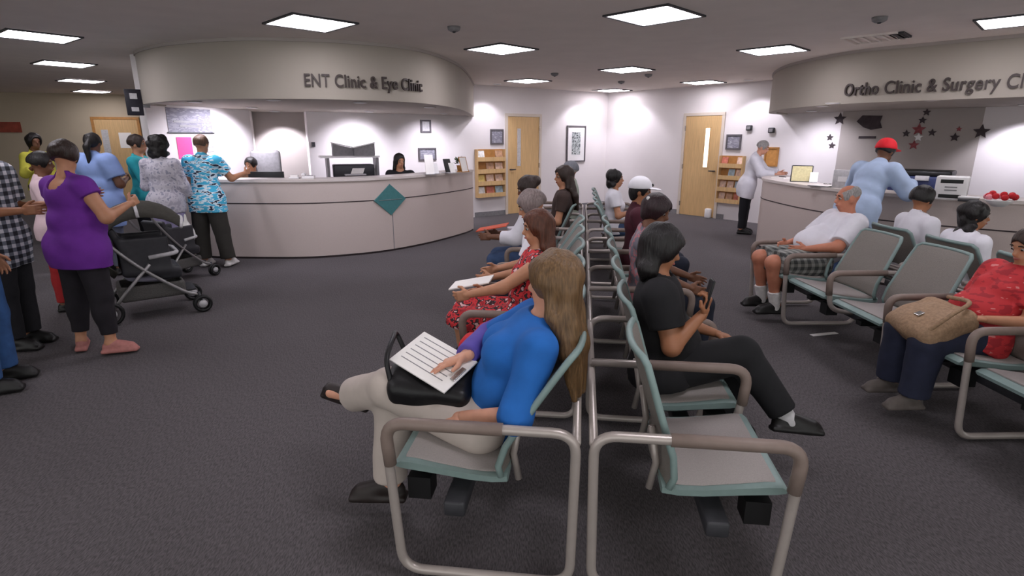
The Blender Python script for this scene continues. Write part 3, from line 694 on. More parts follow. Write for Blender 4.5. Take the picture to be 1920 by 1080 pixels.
    # clothes
    if top:
        t = top.get('t', .016); sl_ = top.get('sleeve', .55); cp = [p.grow(t) for p in torso]
        for S in 'LR':
            s2 = top.get('sleeve' + S, sl_)
            if s2 <= 0: continue
            lt = t + top.get('loose', .006)
            if s2 <= 1: cp.append(limb['ua' + S].grow(lt, s2))
            else: cp.append(limb['ua' + S].grow(lt)); cp.append(limb['fa' + S].grow(lt, s2 - 1))
        hem = top.get('hem', .06)          # how far below the hip centre
        if hem > .05:
            cp.append(Ell(hc - sd * .04, (.165 * k * W + t + .016, .124 * k * (.4 + .6 * W) + t + .018, .26 * k), T))
            if hem > .09:
                for S in 'LR': cp.append(limb['th' + S].grow(t + .03))
        cuts = [(hc - sd * hem, -sd)]
        subs = [Ell(nb + sd * .045 * k + sf * .03 * k, (.075 * k, .075 * k, top.get('neck', .06) * k), T)]
        if top.get('scoop'): subs.append(Ell(nb - sf * .08 * k, (.085 * k, .06 * k, .13 * k), T))
        if top.get('vneck'): subs.append(Ell(nb + sf * .10 * k - sd * .01, (.04 * k, .07 * k, .09 * k), T))
        o = fastlink('shirt', *sculpt(cp, res, .03 * k, cuts, top.get('folds', .0022), 20, subs), top['m'], root, off)
        if top.get('label'): o['label'] = top['label']
        if top.get('collar'):
            for s in (-1, 1):
                fastlink('collar', *sculpt([RBox(nb + sl * s * .045 * k + sf * .035 * k + sd * .03 * k, (.035 * k, .045 * k, .010 * k), np.stack([nrm(sl * s + sd * .9), sf, nrm(sd - sl * s * .9)]), .008)], .006, .01), top['m'], root, off)
    if bottom:
        t = bottom.get('t', .013); ln = bottom.get('len', 1.95); cp = [torso[2].grow(t)]
        if J.get('pb', 1): cp.append(Ell(lerp(hc, nb, .12), (.142 * k * W + t, .105 * k * W + t, .10 * k), T))
        for S in 'LR':
            lt = t + bottom.get('loose', .006)
            if ln <= 1: cp.append(limb['th' + S].grow(lt, ln))
            else:
                c = limb['sn' + S]; cp.append(limb['th' + S].grow(lt)); cp.append(Cone(c.a, c.b, c.ra + lt, c.rb + lt + bottom.get('flare', .012), ln - 1)); cp.append(limb['cf' + S].grow(lt * .8))
        top_cut = hc + sd * bottom.get('rise', .38 if J['seated'] else .13) * k
        fastlink('trousers' if ln > 1 else 'shorts', *sculpt(cp, res, .022 * k, [(top_cut, sd)], bottom.get('folds', .0022), 17), bottom['m'], root, off)
    for S in 'LR':
        td = nrm(J['toe' + S]); kd = nrm(J['kn' + S] - J['an' + S]); up = nrm(kd - td * (kd @ td)); an = J['an' + S]; sid = np.cross(td, up)
        if shoes:
            R = np.stack([td, sid, up]); z = -.055 * k
            pr = [RBox(an + td * .055 * k + up * (z - .012), (.135 * k, .045 * k, .016 * k), R, .014), Ell(an + td * .10 * k + up * (z + .008), (.085 * k, .043 * k, .036 * k), R), Ell(an - td * .015 * k + up * (z + .02), (.058 * k, .038 * k, .05 * k), R),
                  Cone(an + td * .0 + up * (z + .035), an + td * .07 * k + up * (z + .02), .036 * k, .03 * k),
                  Cone(an + td * .015 - up * .006, an + td * .135 * k - up * .030, .039 * k, .030 * k)]
            o = fastlink('shoe', *sculpt(pr, max(.006, res * .8), .018, [(an + up * .022, up)]), shoes, root, off)
            if J.get('sole'): link('sole', *shoe_sole(an, td, sid, up, z, k), J['sole'], o, off=off)
        if sock: fastlink('sock', *sculpt([Cone(an + kd * (-.03), an + kd * sock[1], .044 * k, .047 * k * lw, 1.0)], max(.006, res * .8), .01, [(an + kd * sock[1] * .98, kd)]), sock[0], root, off)
    if hair:
        st = hair['style']; g = hair.get('g', .018); hp_ = [headp[0].grow(g * k)]
        face_cut = Ell(hp(.115, 0, -.03), (.078 * k, .085 * k, hair.get('open', .105) * k), HT); subs = [face_cut]; hm = hair['m']
        cuts = []
        if st in ('short', 'bald'):
            cuts = [(hp(0, 0, -.03 if st == 'short' else .0), -hu - hf * .3)]
        if st == 'bald': hp_ = [headp[0].grow(.007)]; subs.append(Ell(hp(.02, 0, .10), (.055 * k, .085 * k, .075 * k), HT))
        if st == 'afro': hp_ = [Ell(hp(-.02, 0, .035), (.115 * k, .125 * k, .11 * k), HT), Ell(hp(-.05, 0, -.03), (.09 * k, .07 * k, .08 * k), HT)]
        if st in ('long', 'bob', 'tied'):
            hp_.append(Ell(hp(-.045, 0, -.02), (.078 * k, .062 * k, .085 * k), HT))
        if st == 'long':
            L = hair.get('len', .30); b0 = hp(-.06, 0, -.03); bdir = hair.get('dir', -J['u'] - J['f'] * .12)
            for s in (-1, 0, 1):
                a0 = b0 + hl * s * .045 * k; a1 = a0 + nrm(bdir) * L * .55 + hl * s * .02; a2 = a1 + nrm(bdir) * L * .45 - hl * s * .012
                hp_ += [Cone(a0, a1, .040 * k, .042 * k), Cone(a1, a2, .042 * k, .018 * k)]
            for s in (-1, 1): a0 = hp(.0, s * .07, .0); a1 = hp(-.01, s * .082, -.12); hp_ += [Cone(a0, a1, .026 * k, .026 * k), Cone(a1, b0 + nrm(bdir) * L * .5 + hl * s * .07, .026 * k, .022 * k)]
        if st in ('tied', 'ponytail'):
            p0 = hp(-.10, 0, .02); p1 = p0 - hf * .04 - hu * .06; p2 = p1 - J['u'] * hair.get('len', .2); hp_ += [Cone(p0, p1, .024, .032), Cone(p1, p2, .032, .014)]
            cuts = [(hp(0, 0, -.055), -hu - hf * .2)] if st == 'ponytail' and False else []
        if st == 'bun': hp_.append(Ell(hp(-.105, 0, .05), (.05 * k, .045 * k, .048 * k), HT)); cuts = [(hp(0, 0, -.04), -hu - hf * .35)]
        if st == 'curly':
            rg = np.random.RandomState(hair.get('seed', 3)); hp_.append(Ell(hp(-.05, 0, -.05), (.08 * k, .06 * k, .085 * k), HT))
            L = hair.get('len', .12)
            for j in range(46):
                a, b_ = rg.uniform(1.7, 4.6), rg.uniform(-.9, 1.2); r0 = .1 * k; c = hd + (hf * math.cos(a) + hl * math.sin(a)) * r0 * math.cos(b_ * .8) + hu * (.03 + r0 * math.sin(b_)) * k - J['u'] * (L if b_ < -.2 else 0) * rg.uniform(0, 1)
                hp_.append(Ell(c, (.03 * k,) * 3))
        o = fastlink('hair', *sculpt(hp_, min(res, .008), .022, cuts, .0025, 60, subs), hm, root, off)
        if st in ('tied', 'ponytail') and hair.get('tie'):
            p = hp(-.115, 0, -.0); link('hair_tie', *sphere(p, .027 * k, 10), hair['tie'], root, off=off)
    if cap:
        cp = [headp[0].grow(.026), Ell(hp(-.01, 0, .075), (.08 * k, .095 * k, .07 * k), HT)]; o = fastlink('cap', *sculpt(cp, min(res, .008), .02, [(hp(0, 0, .030), -hu + hf * .12)]), cap['m'], root, off)
        if cap.get('brim', True):
            bf = cap.get('bf', hf); br = np.stack([nrm(np.cross(hu, bf)), bf, hu]); c = hd + bf * .125 * k + hu * .047 * k
            fastlink('brim', *sculpt([Ell(c, (.075 * k, .075 * k, .008), br)], .005, .006), cap.get('bm', cap['m']), o, off)
        if cap.get('badge'): link('badge', *sphere(hp(.102, 0, .075), .016, 8), cap['badge'], o, off=off)
    J['root'] = root; J['hp'] = hp
    return root
def sphere(c, r, n_=10):
    prof = [(max(1e-4, r * math.sin(math.pi * i / n_)), -r * math.cos(math.pi * i / n_)) for i in range(n_ + 1)]
    return lathe(prof, c, n_ + 4)
def shoe_sole(an, td, sid, up, z, k):
    pts = []
    for i in range(20):
        a = 2 * math.pi * i / 20; pts.append((.055 + .138 * math.cos(a), .047 * math.sin(a) * (1 + .12 * math.cos(a))))
    v = [an + td * x * k + sid * y * k + up * (z - .030 + h) for h in (0, .018) for x, y in pts]; n_ = 20
    return v, [tuple(reversed(range(n_))), tuple(range(n_, 2 * n_))] + [(i, (i + 1) % n_, n_ + (i + 1) % n_, n_ + i) for i in range(n_)]
M['eyewhite'] = mat('eye_white', (172, 162, 156), .3, noise=.01); M['iris'] = mat('eye_iris', (40, 26, 18), .2, noise=.01)
M['brow'] = mat('eyebrow_hair', (48, 36, 28), .7); M['lip'] = mat('lips', (160, 92, 86), .5, noise=.03)

# ------------------------------------------------------------------ beam benches
PITCH_S = .66
BAZ = math.radians(7.1)
def make_bench(label, n_seats, loc, rz, mirror, floor_legs, group=None, rail=True, armw=.70, tilt=0.0):
    """local frame: y runs along the row, x = 0 is the back edge, seats face +x (mirror -> -x)"""
    t = thing('bench_seating', label, 'bench', loc, rz, group); sx = -1 if mirror else 1
    def fx(g):
        v, f = g
        if mirror: return [(-p[0], p[1], p[2]) for p in v], [tuple(reversed(q)) for q in f]
        return v, f
    L = n_seats * PITCH_S
    for i in range(n_seats):
        y0 = i * PITCH_S + .055; y1 = (i + 1) * PITCH_S - .055
        # seat pan: rolled front, slight dish
        prof = [(.27, .445), (.33, .428), (.42, .424), (.55, .432), (.64, .440), (.685, .436), (.705, .418), (.70, .400), (.67, .394), (.55, .392), (.42, .386), (.33, .392), (.27, .41)]
        v = []; n_ = len(prof)
        for y in (y0, y0 + .012, y1 - .012, y1):
            k = .006 if y in (y0, y1) else 0
            cx = .49; v += [(x + (cx - x) * k * 2, y, z + (.415 - z) * (.35 if k else 0)) for x, z in prof]
        f = [tuple(range(n_))] + [(a * n_ + j, (a + 1) * n_ + j, (a + 1) * n_ + (j + 1) % n_, a * n_ + (j + 1) % n_) for a in range(3) for j in range(n_)] + [tuple(reversed(range(3 * n_, 4 * n_)))]
        v = [(a_, b_, c_ + (a_ - .30) * .09) for a_, b_, c_ in v]
        s = link('seat', *fx((v, f)), M['seat_edge'], t, angle=50)
        pv = [(.30, .440), (.36, .4315), (.42, .4295), (.55, .4375), (.63, .4445), (.665, .443)]
        up = [(x, y, z + .003) for y in (y0 + .028, y1 - .028) for x, z in pv] + [(x, y, z - .004) for y in (y0 + .022, y1 - .022) for x, z in pv]
        up = [(a_, b_, c_ + (a_ - .30) * .09) for a_, b_, c_ in up]; m_ = len(pv); g = (up, [(j, j + 1, m_ + j + 1, m_ + j) for j in range(m_ - 1)] + [(j + 1, j, 2 * m_ + j, 2 * m_ + j + 1) for j in range(m_ - 1)] + [(m_ + j, m_ + j + 1, 3 * m_ + j + 1, 3 * m_ + j) for j in range(m_ - 1)] + [(0, m_, 3 * m_, 2 * m_), (m_ - 1, 3 * m_ - 1, 4 * m_ - 1, 2 * m_ - 1)])
        link('seat_pad', *fx(g), M['seat_top'], s, angle=60)
        # backrest: bowed shell, reclined, with a lumbar bulge
        bp = [(.285, .43), (.30, .47), (.285, .55), (.245, .64), (.205, .73), (.165, .82), (.135, .885), (.118, .905)]
        yc = (y0 + y1) / 2; hw = (y1 - y0) / 2; nu = 9; vf = []; vb = []
        for j, (x, z) in enumerate(bp):
            x = x + tilt * ((z - .43) / .47) ** 1.3
            ww = hw * (1.0 - .16 * (j / (len(bp) - 1)) ** 1.5)
            if j == len(bp) - 1: ww *= .93
            for q in range(nu):
                s_ = -1 + 2 * q / (nu - 1); bow = .030 * (abs(s_) ** 2.2) - .012
                vf.append((x + bow, yc + ww * s_, z)); vb.append((x + bow - .018, yc + ww * s_, z - .004))
        nr = len(bp); off_ = nr * nu; f = []
        for j in range(nr - 1):
            for q in range(nu - 1):
                a = j * nu + q; f.append((a, a + 1, a + nu + 1, a + nu)); f.append((off_ + a + 1, off_ + a, off_ + a + nu, off_ + a + nu + 1))
        for j in range(nr - 1):
            for q, rev in ((0, 0), (nu - 1, 1)):
                a = j * nu + q; F4 = (a, a + nu, off_ + a + nu, off_ + a); f.append(F4 if not rev else F4[::-1])
        for q in range(nu - 1):
            a = (nr - 1) * nu + q; f.append((a, a + 1, off_ + a + 1, off_ + a)); a = q; f.append((a + 1, a, off_ + a, off_ + a + 1))
        bk = link('backrest', *fx((vf + vb, f)), M['back_panel'], t, angle=60)
        edge = [vf[j * nu] for j in range(nr)] + [vf[(nr - 1) * nu + q] for q in range(1, nu - 1)] + [vf[j * nu + nu - 1] for j in range(nr - 1, -1, -1)]
        edge = [(p[0] - .008, p[1], p[2]) for p in edge]
        link('backrest_edge', *fx(tube(edge, .0135, 8)), M['seat_edge'], bk)
        for ys in (y0 + .10, y1 - .10): link('backrest_support', *fx(tube([(.24, ys, .36), (.26, ys, .47), (.235, ys, .62)], .014, 8)), M['tube'], bk)
        link('seat_bracket', *fx(join(box(.30, .66, yc - .03, yc + .03, .355, .388), box(.57, .66, y0 + .01, y0 + .10, .30, .392))), M['black'], t, smooth=False)
    link('beam', *fx(box(.42, .50, -.02, L + .02, .295, .355, .008)), M['darkgrey'], t, angle=40)
    for i in range(n_seats + 1):
        y = i * PITCH_S; x0 = .02; x1 = armw + .015; zt = .655
        if i in floor_legs:
            pts = fillet([(x0, y, zt), (x1, y, zt), (x1 - .042, y, .032), (x0 + .01, y, .032)], .085, 7, True)
            a = link('armrest_loop', *fx(tube(pts, .0185, 12, closed=True)), M['tube'], t)
        else:
            pts = fillet([(x0, y, zt), (x1, y, zt), (x1 - .035, y, .37), (.46, y, .33)], .085, 7)
            a = link('armrest', *fx(tube(pts, .0185, 12)), M['tube'], t)
        pad = fillet([(x0 + .26, y, zt), (x1, y, zt), (x1 - .016, y, zt - .17)], .085, 7)
        link('arm_pad', *fx(tube(pad, .0235, 12)), M['pad'], a)
    if rail: link('back_rail', *fx(tube([(.02, -.0, .62), (.02, L, .62)], .016, 10)), M['tube'], t)
    return t
BO = np.array([.245, 1.745])
bu = np.array([math.sin(BAZ), math.cos(BAZ)]); bv = np.array([math.cos(BAZ), -math.sin(BAZ)])
def row(s, o=0.0): p = BO + bu * s + bv * o; return p
make_bench('long grey bench of six seats in the centre foreground, facing left', 6, (BO[0], BO[1], 0), -BAZ, True, (0, 2, 4, 6), 'centre beam benches', tilt=-.09)
make_bench('long grey bench of six seats in the centre foreground, facing right', 6, (BO[0] + .02 * bv[0], BO[1] - .0, 0), -BAZ, False, (0, 2, 4, 6), 'centre beam benches', tilt=.055)
p = row(4.55)
make_bench('short grey bench at the far end of the centre row, facing left', 4, (p[0], p[1], 0), -BAZ, True, (0, 2, 4), 'centre beam benches')
make_bench('short grey bench at the far end of the centre row, facing right', 4, (p[0] + .02, p[1], 0), -BAZ, False, (0, 2, 4), 'centre beam benches')
RX, RY = 3.22, .86
make_bench('grey bench at the right edge facing left, where the tan bag sits', 7, (RX, RY, 0), math.radians(1.5), True, (0, 1, 3, 4, 6, 7), 'right beam benches')
make_bench('grey bench at right facing the surgery desk, backs to the first', 7, (RX + .04, RY - .32, 0), math.radians(1.5), False, (0, 2, 4, 6), 'right beam benches')

# ------------------------------------------------------------------ people
FAST_RES = 1.0
def seated(s, o, H, heading, **k):
    p = row(s, o); return skeleton((p[0], p[1], 0), heading, H, seat=k.pop('seat', .44), **k)
SKIN_L, SKIN_M, SKIN_T, SKIN_D = (206, 150, 124), (182, 130, 100), (160, 108, 78), (112, 74, 54)
HB, HD, HBL, HG = hairm('hair_black', (22, 18, 18)), hairm('hair_dark_brown', (44, 30, 24)), hairm('hair_auburn_blonde', (104, 78, 50)), hairm('hair_grey', (150, 146, 144))
HR_ = hairm('hair_auburn', (84, 46, 30))
white_c = cloth('white_cotton', (222, 220, 228), .04); denim = cloth('blue_denim', (58, 78, 112), .2); dark_d = cloth('dark_denim', (30, 34, 48), .2)
black_k = cloth('black_knit', (24, 23, 26), .2); shoe_b = mat('black_shoe', (22, 20, 20), .45); shoe_w = mat('white_shoe', (205, 202, 200), .5); shoe_g = mat('grey_shoe', (96, 88, 84), .6)

# woman in blue, near left
J = seated(.34, -.41, 1.63, -82.9, lean=-.53, turn=6, head=(1, -.30, -.10), neck=.0,
           armL=((.10, .30, -1), (1, -.12, .02)), armR=((.55, -.12, -.9), (1, .42, .02)),
           legR=((1, .10, .03), (.06, .08, -1), (1, .1, 0)), legL=((1, -.14, .30), (.70, -.60, -.42), (.92, -.15, .18)))
ik(J, 'R', P(872, 668, 2.14), -J['l'] * 1.0 - J['u'] * .25 + J['f'] * .3)
ik(J, 'L', P(868, 782, 1.98), J['l'] * .7 - J['u'] - J['f'] * .3)
blue_w = build_person('woman with long auburn hair, blue top and white trousers, papers on her lap', J, .0065, SKIN_L,
    hair=dict(style='long', m=HBL, len=.42, g=.027, dir=(.10, -.06, -1)), top=dict(m=cloth('blue_jersey', (30, 98, 176), .08), sleeveL=1.02, sleeveR=.9, hem=.05, t=.018, neck=.05, folds=.003),
    bottom=dict(m=cloth('white_trousers', (186, 174, 166), .05), len=1.92, folds=.003, loose=.012, flare=.02), shoes=mat('dark_brown_shoe', (38, 30, 28), .5), wide=1.12, bust=1.1,
    hands={'L': dict(curl=.5, n=(0, .3, -1)), 'R': dict(curl=.12, n=(0, -.2, -1), spread=.8, d=(-.9, -.30, -.22))}, hres=.0035)
JB = J
# purple right sleeve and white neck edge
fastlink('under_sleeve', *sculpt([Cone(J['shR'], J['elR'], .068, .056, 1.0), Cone(J['elR'], J['wrR'], .056, .042, .93)], .006, .015, folds=.0022), cloth('violet_jersey', (92, 78, 160), .1), blue_w, np.array(blue_w.location))

# man with phone, near right
J = seated(.99, .40, 1.50, 97.1, lean=-.10, turn=-4, head=(1, -.05, -.30), neck=-.05,
           armR=((.55, -.30, -1), (.50, .12, .95)), armL=((.5, .1, -1), (1, -.1, -.28)),
           legR=((1, -.02, .30), (.62, -.30, -.80), (1, -.05, -.02)), legL=((1, .06, 0), (-.02, 0, -1)))
ik(J, 'R', P(1318, 588, 2.52), -J['u'] - J['f'] * .25 - J['l'] * .3)
phone_m = build_person('person in black holding up a phone, seated with legs crossed', J, .0065, SKIN_T,
    hair=dict(style='long', len=.13, m=HB, g=.034, open=.10), top=dict(m=black_k, sleeve=.62, hem=.06, t=.02, loose=.014), bottom=dict(m=cloth('black_trousers', (22, 22, 25), .2), len=1.93, loose=.012), shoes=shoe_b,
    sock=(mat('white_sock', (190, 188, 190), .8), .07), wide=1.36, belly=1.15, hands={'R': dict(curl=.85, n=(-.3, .2, .0), d=(.25, -.1, 1)), 'L': dict(curl=.2, n=(0, 0, -1))}, hres=.0035, thick=1.05)
JP = J
# woman in red print dress, behind the blue woman
J = seated(1.63, -.38, 1.50, -82.9, lean=-.22, turn=5, head=(1, .25, -.15), neck=.1, armL=((.90, .20, -.60), (.95, -.10, -.25)), armR=((.6, -.1, -.9), (1, .3, -.2)), legL=((1, .05, .0), (-.1, 0, -1)), legR=((1, -.02, .05), (-.1, 0, -1)))
redp = pattern('red_print_cloth', [(150, 26, 38), (196, 44, 50), (44, 22, 28), (210, 170, 172)], 26, 'noise', pos=[0, .42, .52, .62])
build_person('woman with bare arms in a red print dress, seated beyond the blue top', J, .008, SKIN_M, hair=dict(style='long', m=HR_, len=.26, g=.02), top=dict(m=redp, sleeve=.05, hem=.10), bottom=dict(m=redp, len=.9, loose=.03), shoes=shoe_g, wide=1.15, bust=.9, hands={'L': dict(curl=.5)})
JRED = J
# grey capped person, white shirt
J = seated(2.31, -.36, 1.60, -82.9, lean=-.05, turn=0, head=(1, 0, -.35), neck=.3, armL=((.45, .2, -1), (1, -.2, -.25)), armR=((.4, 0, -1), (1, .2, -.2)))
build_person('person with cropped grey brown hair in a white shirt, seated behind the red dress', J, .009, SKIN_M, hair=dict(style='short', m=hairm('hair_grey_brown', (122, 108, 106)), g=.024), top=dict(m=white_c, sleeve=.6, hem=.06), bottom=dict(m=dark_d), shoes=shoe_b, wide=1.15)
# leaning white shirt, dark hair bun
J = seated(3.63, -.44, 1.64, -82.9, lean=.14, head=(1, .0, -.35), armL=((.6, .15, -1), (1, -.1, .0)), armR=((.5, 0, -1), (1, .2, 0)))
build_person('person with dark tied hair in a loose white shirt, leaning forward on the left bench', J, .009, SKIN_D, hair=dict(style='bun', m=HD, tie=None), top=dict(m=white_c, sleeve=1.6, hem=.06, t=.024), bottom=dict(m=denim), shoes=shoe_b, wide=1.1)
JW = J
# right bench: woman with dark hair and clip
J = seated(2.31, .46, 1.56, 97.1, lean=-.05, turn=-12, head=(1, -.55, -.40), neck=.35, armR=((.5, -.25, -1), (.8, .1, -.3)), armL=((.4, .1, -1), (1, -.2, -.3)))
build_person('woman with pinned up dark hair looking down, just behind the phone holder', J, .0075, SKIN_D, hair=dict(style='bob', m=hairm('hair_maroon_black', (40, 22, 26)), g=.028, open=.095), top=dict(m=pattern('grey_pink_blouse', [(120, 116, 128), (190, 120, 128), (150, 140, 148)], 18, 'noise', pos=[0, .5, .6]), sleeve=.4, hem=.06), bottom=dict(m=dark_d), shoes=shoe_b, wide=1.25, bust=1.0)
link('hair_clip', *sphere(J['hp'](-.07, -.07, .085), .014, 8), M['white'], J['root'], off=np.array(J['root'].location))
# white cap
J = seated(3.63, .50, 1.60, 97.1, lean=-.02, head=(1, -.15, -.15), armR=((.3, -.2, -1), (1, .1, 0)))
build_person('woman in a white peaked cap with dark hair, seated on the right centre bench', J, .009, SKIN_T, hair=dict(style='bob', m=HB, g=.014), cap=dict(m=mat('white_cap', (228, 226, 232), .7, noise=.02), badge=M['black']), top=dict(m=cloth('maroon_shirt', (74, 28, 42)), sleeve=1.7), bottom=dict(m=dark_d), shoes=shoe_b, wide=1.1)
# white t-shirt
J = seated(5.54, .38, 1.54, 97.1, lean=-.03, head=(1, -.1, 0), armR=((.25, -.3, -1), (1, .1, .35)))
build_person('woman in white t-shirt with dark curly hair, beyond the white cap', J, .009, SKIN_M, hair=dict(style='curly', m=HB, seed=4, len=.06), top=dict(m=white_c, sleeve=.55), bottom=dict(m=denim), shoes=shoe_b, wide=1.1, bust=.9)
# far left bench pair
J = seated(4.88, -.30, 1.72, -82.9, lean=-.12, turn=0, head=(1, .35, -.1), armL=((.2, .2, -1), (1, -.2, 0)))
build_person('woman with long dark hair in a brown top on the far centre bench', J, .009, SKIN_M, hair=dict(style='long', m=HD, len=.36, g=.022, dir=(.25, -.1, -1)), top=dict(m=cloth('dark_brown_top', (62, 48, 44)), sleeve=.6), bottom=dict(m=dark_d), shoes=shoe_b)
J = seated(6.2, -.20, 1.68, -82.9, lean=-.02, head=(1, .0, 0))
build_person('person in a grey cap and pale shirt, furthest on the left centre bench', J, .010, SKIN_M, hair=dict(style='short', m=HG), cap=dict(m=mat('grey_cap', (120, 122, 130), .8), brim=True), top=dict(m=cloth('pale_green_shirt', (170, 178, 166)), sleeve=.6), bottom=dict(m=dark_d), shoes=shoe_b)

# right bench
RB = math.radians(1.5); rx = lambda y, o: np.array([RX + o - (y - .86) * math.sin(RB), y])
p = rx(5.15, -.31)
J = skeleton((p[0], p[1], 0), -92, 1.70, seat=.44, lean=-.62, turn=0, head=(.9, -.15, -.1), neck=.5, armL=((.75, .35, -.75), (.9, -.45, -.15)), armR=((.8, -.2, -.75), (.9, .3, -.15)),
             legL=((1, .16, .06), (-.15, 0, -1)), legR=((1, -.02, .06), (-.15, 0, -1)))
build_person('bald heavy man in a white t-shirt and plaid shorts, lounging on the right bench', J, .0075, (190, 124, 98), hair=dict(style='bald', m=HG), top=dict(m=white_c, sleeve=.85, hem=.05, loose=.02), bottom=dict(m=plaid('grey_plaid', (64, 66, 66), (110, 112, 108), (150, 150, 146)), len=.95, loose=.03), shoes=shoe_b,
    sock=(mat('white_sports_sock', (214, 210, 208), .8), .13), wide=1.35, belly=1.4, thick=1.08)
p = rx(3.17, -.40)
J = skeleton((p[0], p[1], 0), -92, 1.46, seat=.43, lean=-.52, turn=0, head=(1, .1, -.3), neck=.3, armL=((.45, .35, -.95), (1, -.25, .05)), armR=((.5, .0, -.95), (1, .15, .05)),
             legL=((1, .10, -.02), (.05, 0, -1)), legR=((1, -.05, 0), (-.02, -.05, -1)))
J['knL'] = J['knL']
build_person('person in red patterned shirt and dark jeans holding a tan bag', J, .0065, SKIN_M, hair=dict(style='short', m=HD), top=dict(m=pattern('red_leaf_print', [(150, 26, 36), (182, 40, 46), (200, 120, 118)], 14, 'noise', (1, 1, 2.5), pos=[0, .45, .66]), sleeve=.7, hem=.08, loose=.02),
    bottom=dict(m=cloth('navy_jeans', (34, 38, 58), .2), loose=.02, flare=.02), shoes=shoe_g, wide=1.35, belly=1.3, bust=1.0, hands={'L': dict(curl=.35, n=(0, 0, -1)), 'R': dict(curl=.3, n=(0, 0, -1))}, hres=.0045)
JT = J
for y, H, lab, hr, o, hd in ((4.83, 1.53, 'person in a white shirt with short dark hair, seen from behind on the right bench', dict(style='short', m=HB, g=.022), .37, (1, .1, 0)),
                         (4.17, 1.40, 'woman with wavy dark hair and a white shirt, seen from behind on the right bench', dict(style='curly', m=HB, seed=8, len=.16), .20, (1, -.5, -.1))):
    p = rx(y, o + .04)
    J = skeleton((p[0], p[1], 0), 88, H, seat=.44, lean=-.05 if y > 4.5 else .12, head=hd)
    build_person(lab, J, .008, SKIN_T, hair=hr, top=dict(m=white_c, sleeve=.6, hem=.06), bottom=dict(m=dark_d), shoes=shoe_b, wide=1.15)

# red cap man leaning on the desk
J = skeleton((3.76, 6.12, 0), 62, 1.69, lean=.56, head=(1, -.1, -.25), armL=((.55, .5, -.7), (.8, -.5, .25)), armR=((.25, -.55, -.75), (.9, .5, .35)), legL=((.02, .06, -1), (-.2, 0, -1)), legR=((-.12, -.06, -1), (-.1, 0, -1)))
build_person('man in a red cap and pale blue long shirt leaning on the right desk', J, .008, SKIN_D, hair=dict(style='short', m=HB), cap=dict(m=mat('red_cap', (222, 30, 44), .75, noise=.03), brim=True), top=dict(m=cloth('pale_blue_shirt', (168, 186, 214), .05), sleeve=1.92, hem=.20, t=.026, loose=.02, collar=True, neck=.04), bottom=dict(m=denim, loose=.02), shoes=shoe_b, wide=1.15, belly=1.1)
# old man at the desk's end
J = skeleton((4.12, 9.95, 0), 118, 1.60, lean=.22, head=(1, -.1, -.3), neck=.3, armL=((.6, .1, -.8), (1, -.1, -.08)), armR=((.5, -.1, -.9), (1, .1, -.04)))
build_person('old man in white shirt and black trousers at the right desk far end', J, .009, SKIN_L, hair=dict(style='short', m=HG, g=.014), top=dict(m=white_c, sleeve=1.9, hem=.22, t=.026, loose=.012), bottom=dict(m=cloth('black_slacks', (24, 24, 30)), loose=.01), shoes=shoe_b, wide=1.0)

# left group
J = skeleton((-3.32, 4.22, 0), 18, 1.60, lean=.03, head=(1, .5, -.1), armR=((.12, -.50, -.85), (.85, .10, .30)), armL=((.2, .25, -1), (1, -.2, .6)), legL=((.02, .10, -1), (-.12, 0, -1), (.6, .7, 0)), legR=((.0, -.16, -1), (-.05, -.1, -1), (.6, -.8, 0)))
build_person('woman in a purple v-back top and black leggings, standing beside the stroller', J, .0075, SKIN_M, hair=dict(style='bun', m=HD, g=.022), top=dict(m=cloth('purple_jersey', (104, 40, 142), .08), sleeve=.30, hem=.17, scoop=True, folds=.003), bottom=dict(m=cloth('black_leggings', (26, 22, 28), .2), len=1.80, loose=.002, flare=.0), shoes=mat('pink_sandal', (170, 110, 104), .6), wide=1.45, belly=1.1, thick=1.02, hands={'R': dict(curl=.9)})
J = skeleton((-3.98, 4.30, 0), 80, 1.70, lean=.0, head=(1, 0, -.1), armR=((.25, -.15, -1), (1, .1, .05)), armL=((.1, .15, -1), (1, 0, .1)))
build_person('man in a grey plaid shirt and black trousers, standing at the left edge', J, .008, SKIN_T, hair=dict(style='short', m=HB), top=dict(m=plaid('black_white_plaid', (30, 32, 40), (104, 108, 118), (198, 198, 204)), sleeve=.8, hem=.24, loose=.02, t=.022), bottom=dict(m=cloth('black_trousers2', (24, 24, 28), .2), loose=.02), shoes=shoe_b, wide=1.15, hands={'R': dict(curl=.3)})
J = skeleton((-3.52, 3.52, 0), 60, 1.72, head=(1, 0, 0), legL=((.1, .05, -1), (-.05, 0, -1)), legR=((.02, -.12, -1), (-.05, 0, -1)))
build_person('person in blue jeans and dark shoes, mostly outside the left edge', J, .010, SKIN_M, hair=dict(style='short', m=HB), top=dict(m=cloth('grey_sweat', (96, 98, 104)), sleeve=1.9), bottom=dict(m=cloth('mid_blue_jeans', (52, 88, 138), .2), loose=.02, flare=.02), shoes=shoe_b, face=False)
J = skeleton((-4.42, 5.35, 0), 60, 1.50, head=(1, 0, -.1), armR=((.3, -.4, -1), (1, .3, .3)))
build_person('person in a pale pink shirt and red trousers, half hidden behind the purple top', J, .010, SKIN_D, hair=dict(style='short', m=HB), top=dict(m=cloth('pale_pink', (216, 190, 196), .04), sleeve=.7, hem=.1), bottom=dict(m=cloth('red_trousers', (158, 34, 36))), shoes=shoe_b)
J = skeleton((-7.45, 9.0, 0), 100, 1.68, head=(1, -.3, 0), armR=((.2, -.4, -1), (.8, .2, .6)))
build_person('person in a yellow shirt with dark hair, far back at left', J, .012, SKIN_D, hair=dict(style='tied', m=HB, g=.03), top=dict(m=cloth('yellow_shirt', (190, 184, 70)), sleeve=1.5), bottom=dict(m=dark_d), shoes=shoe_b, face=False)
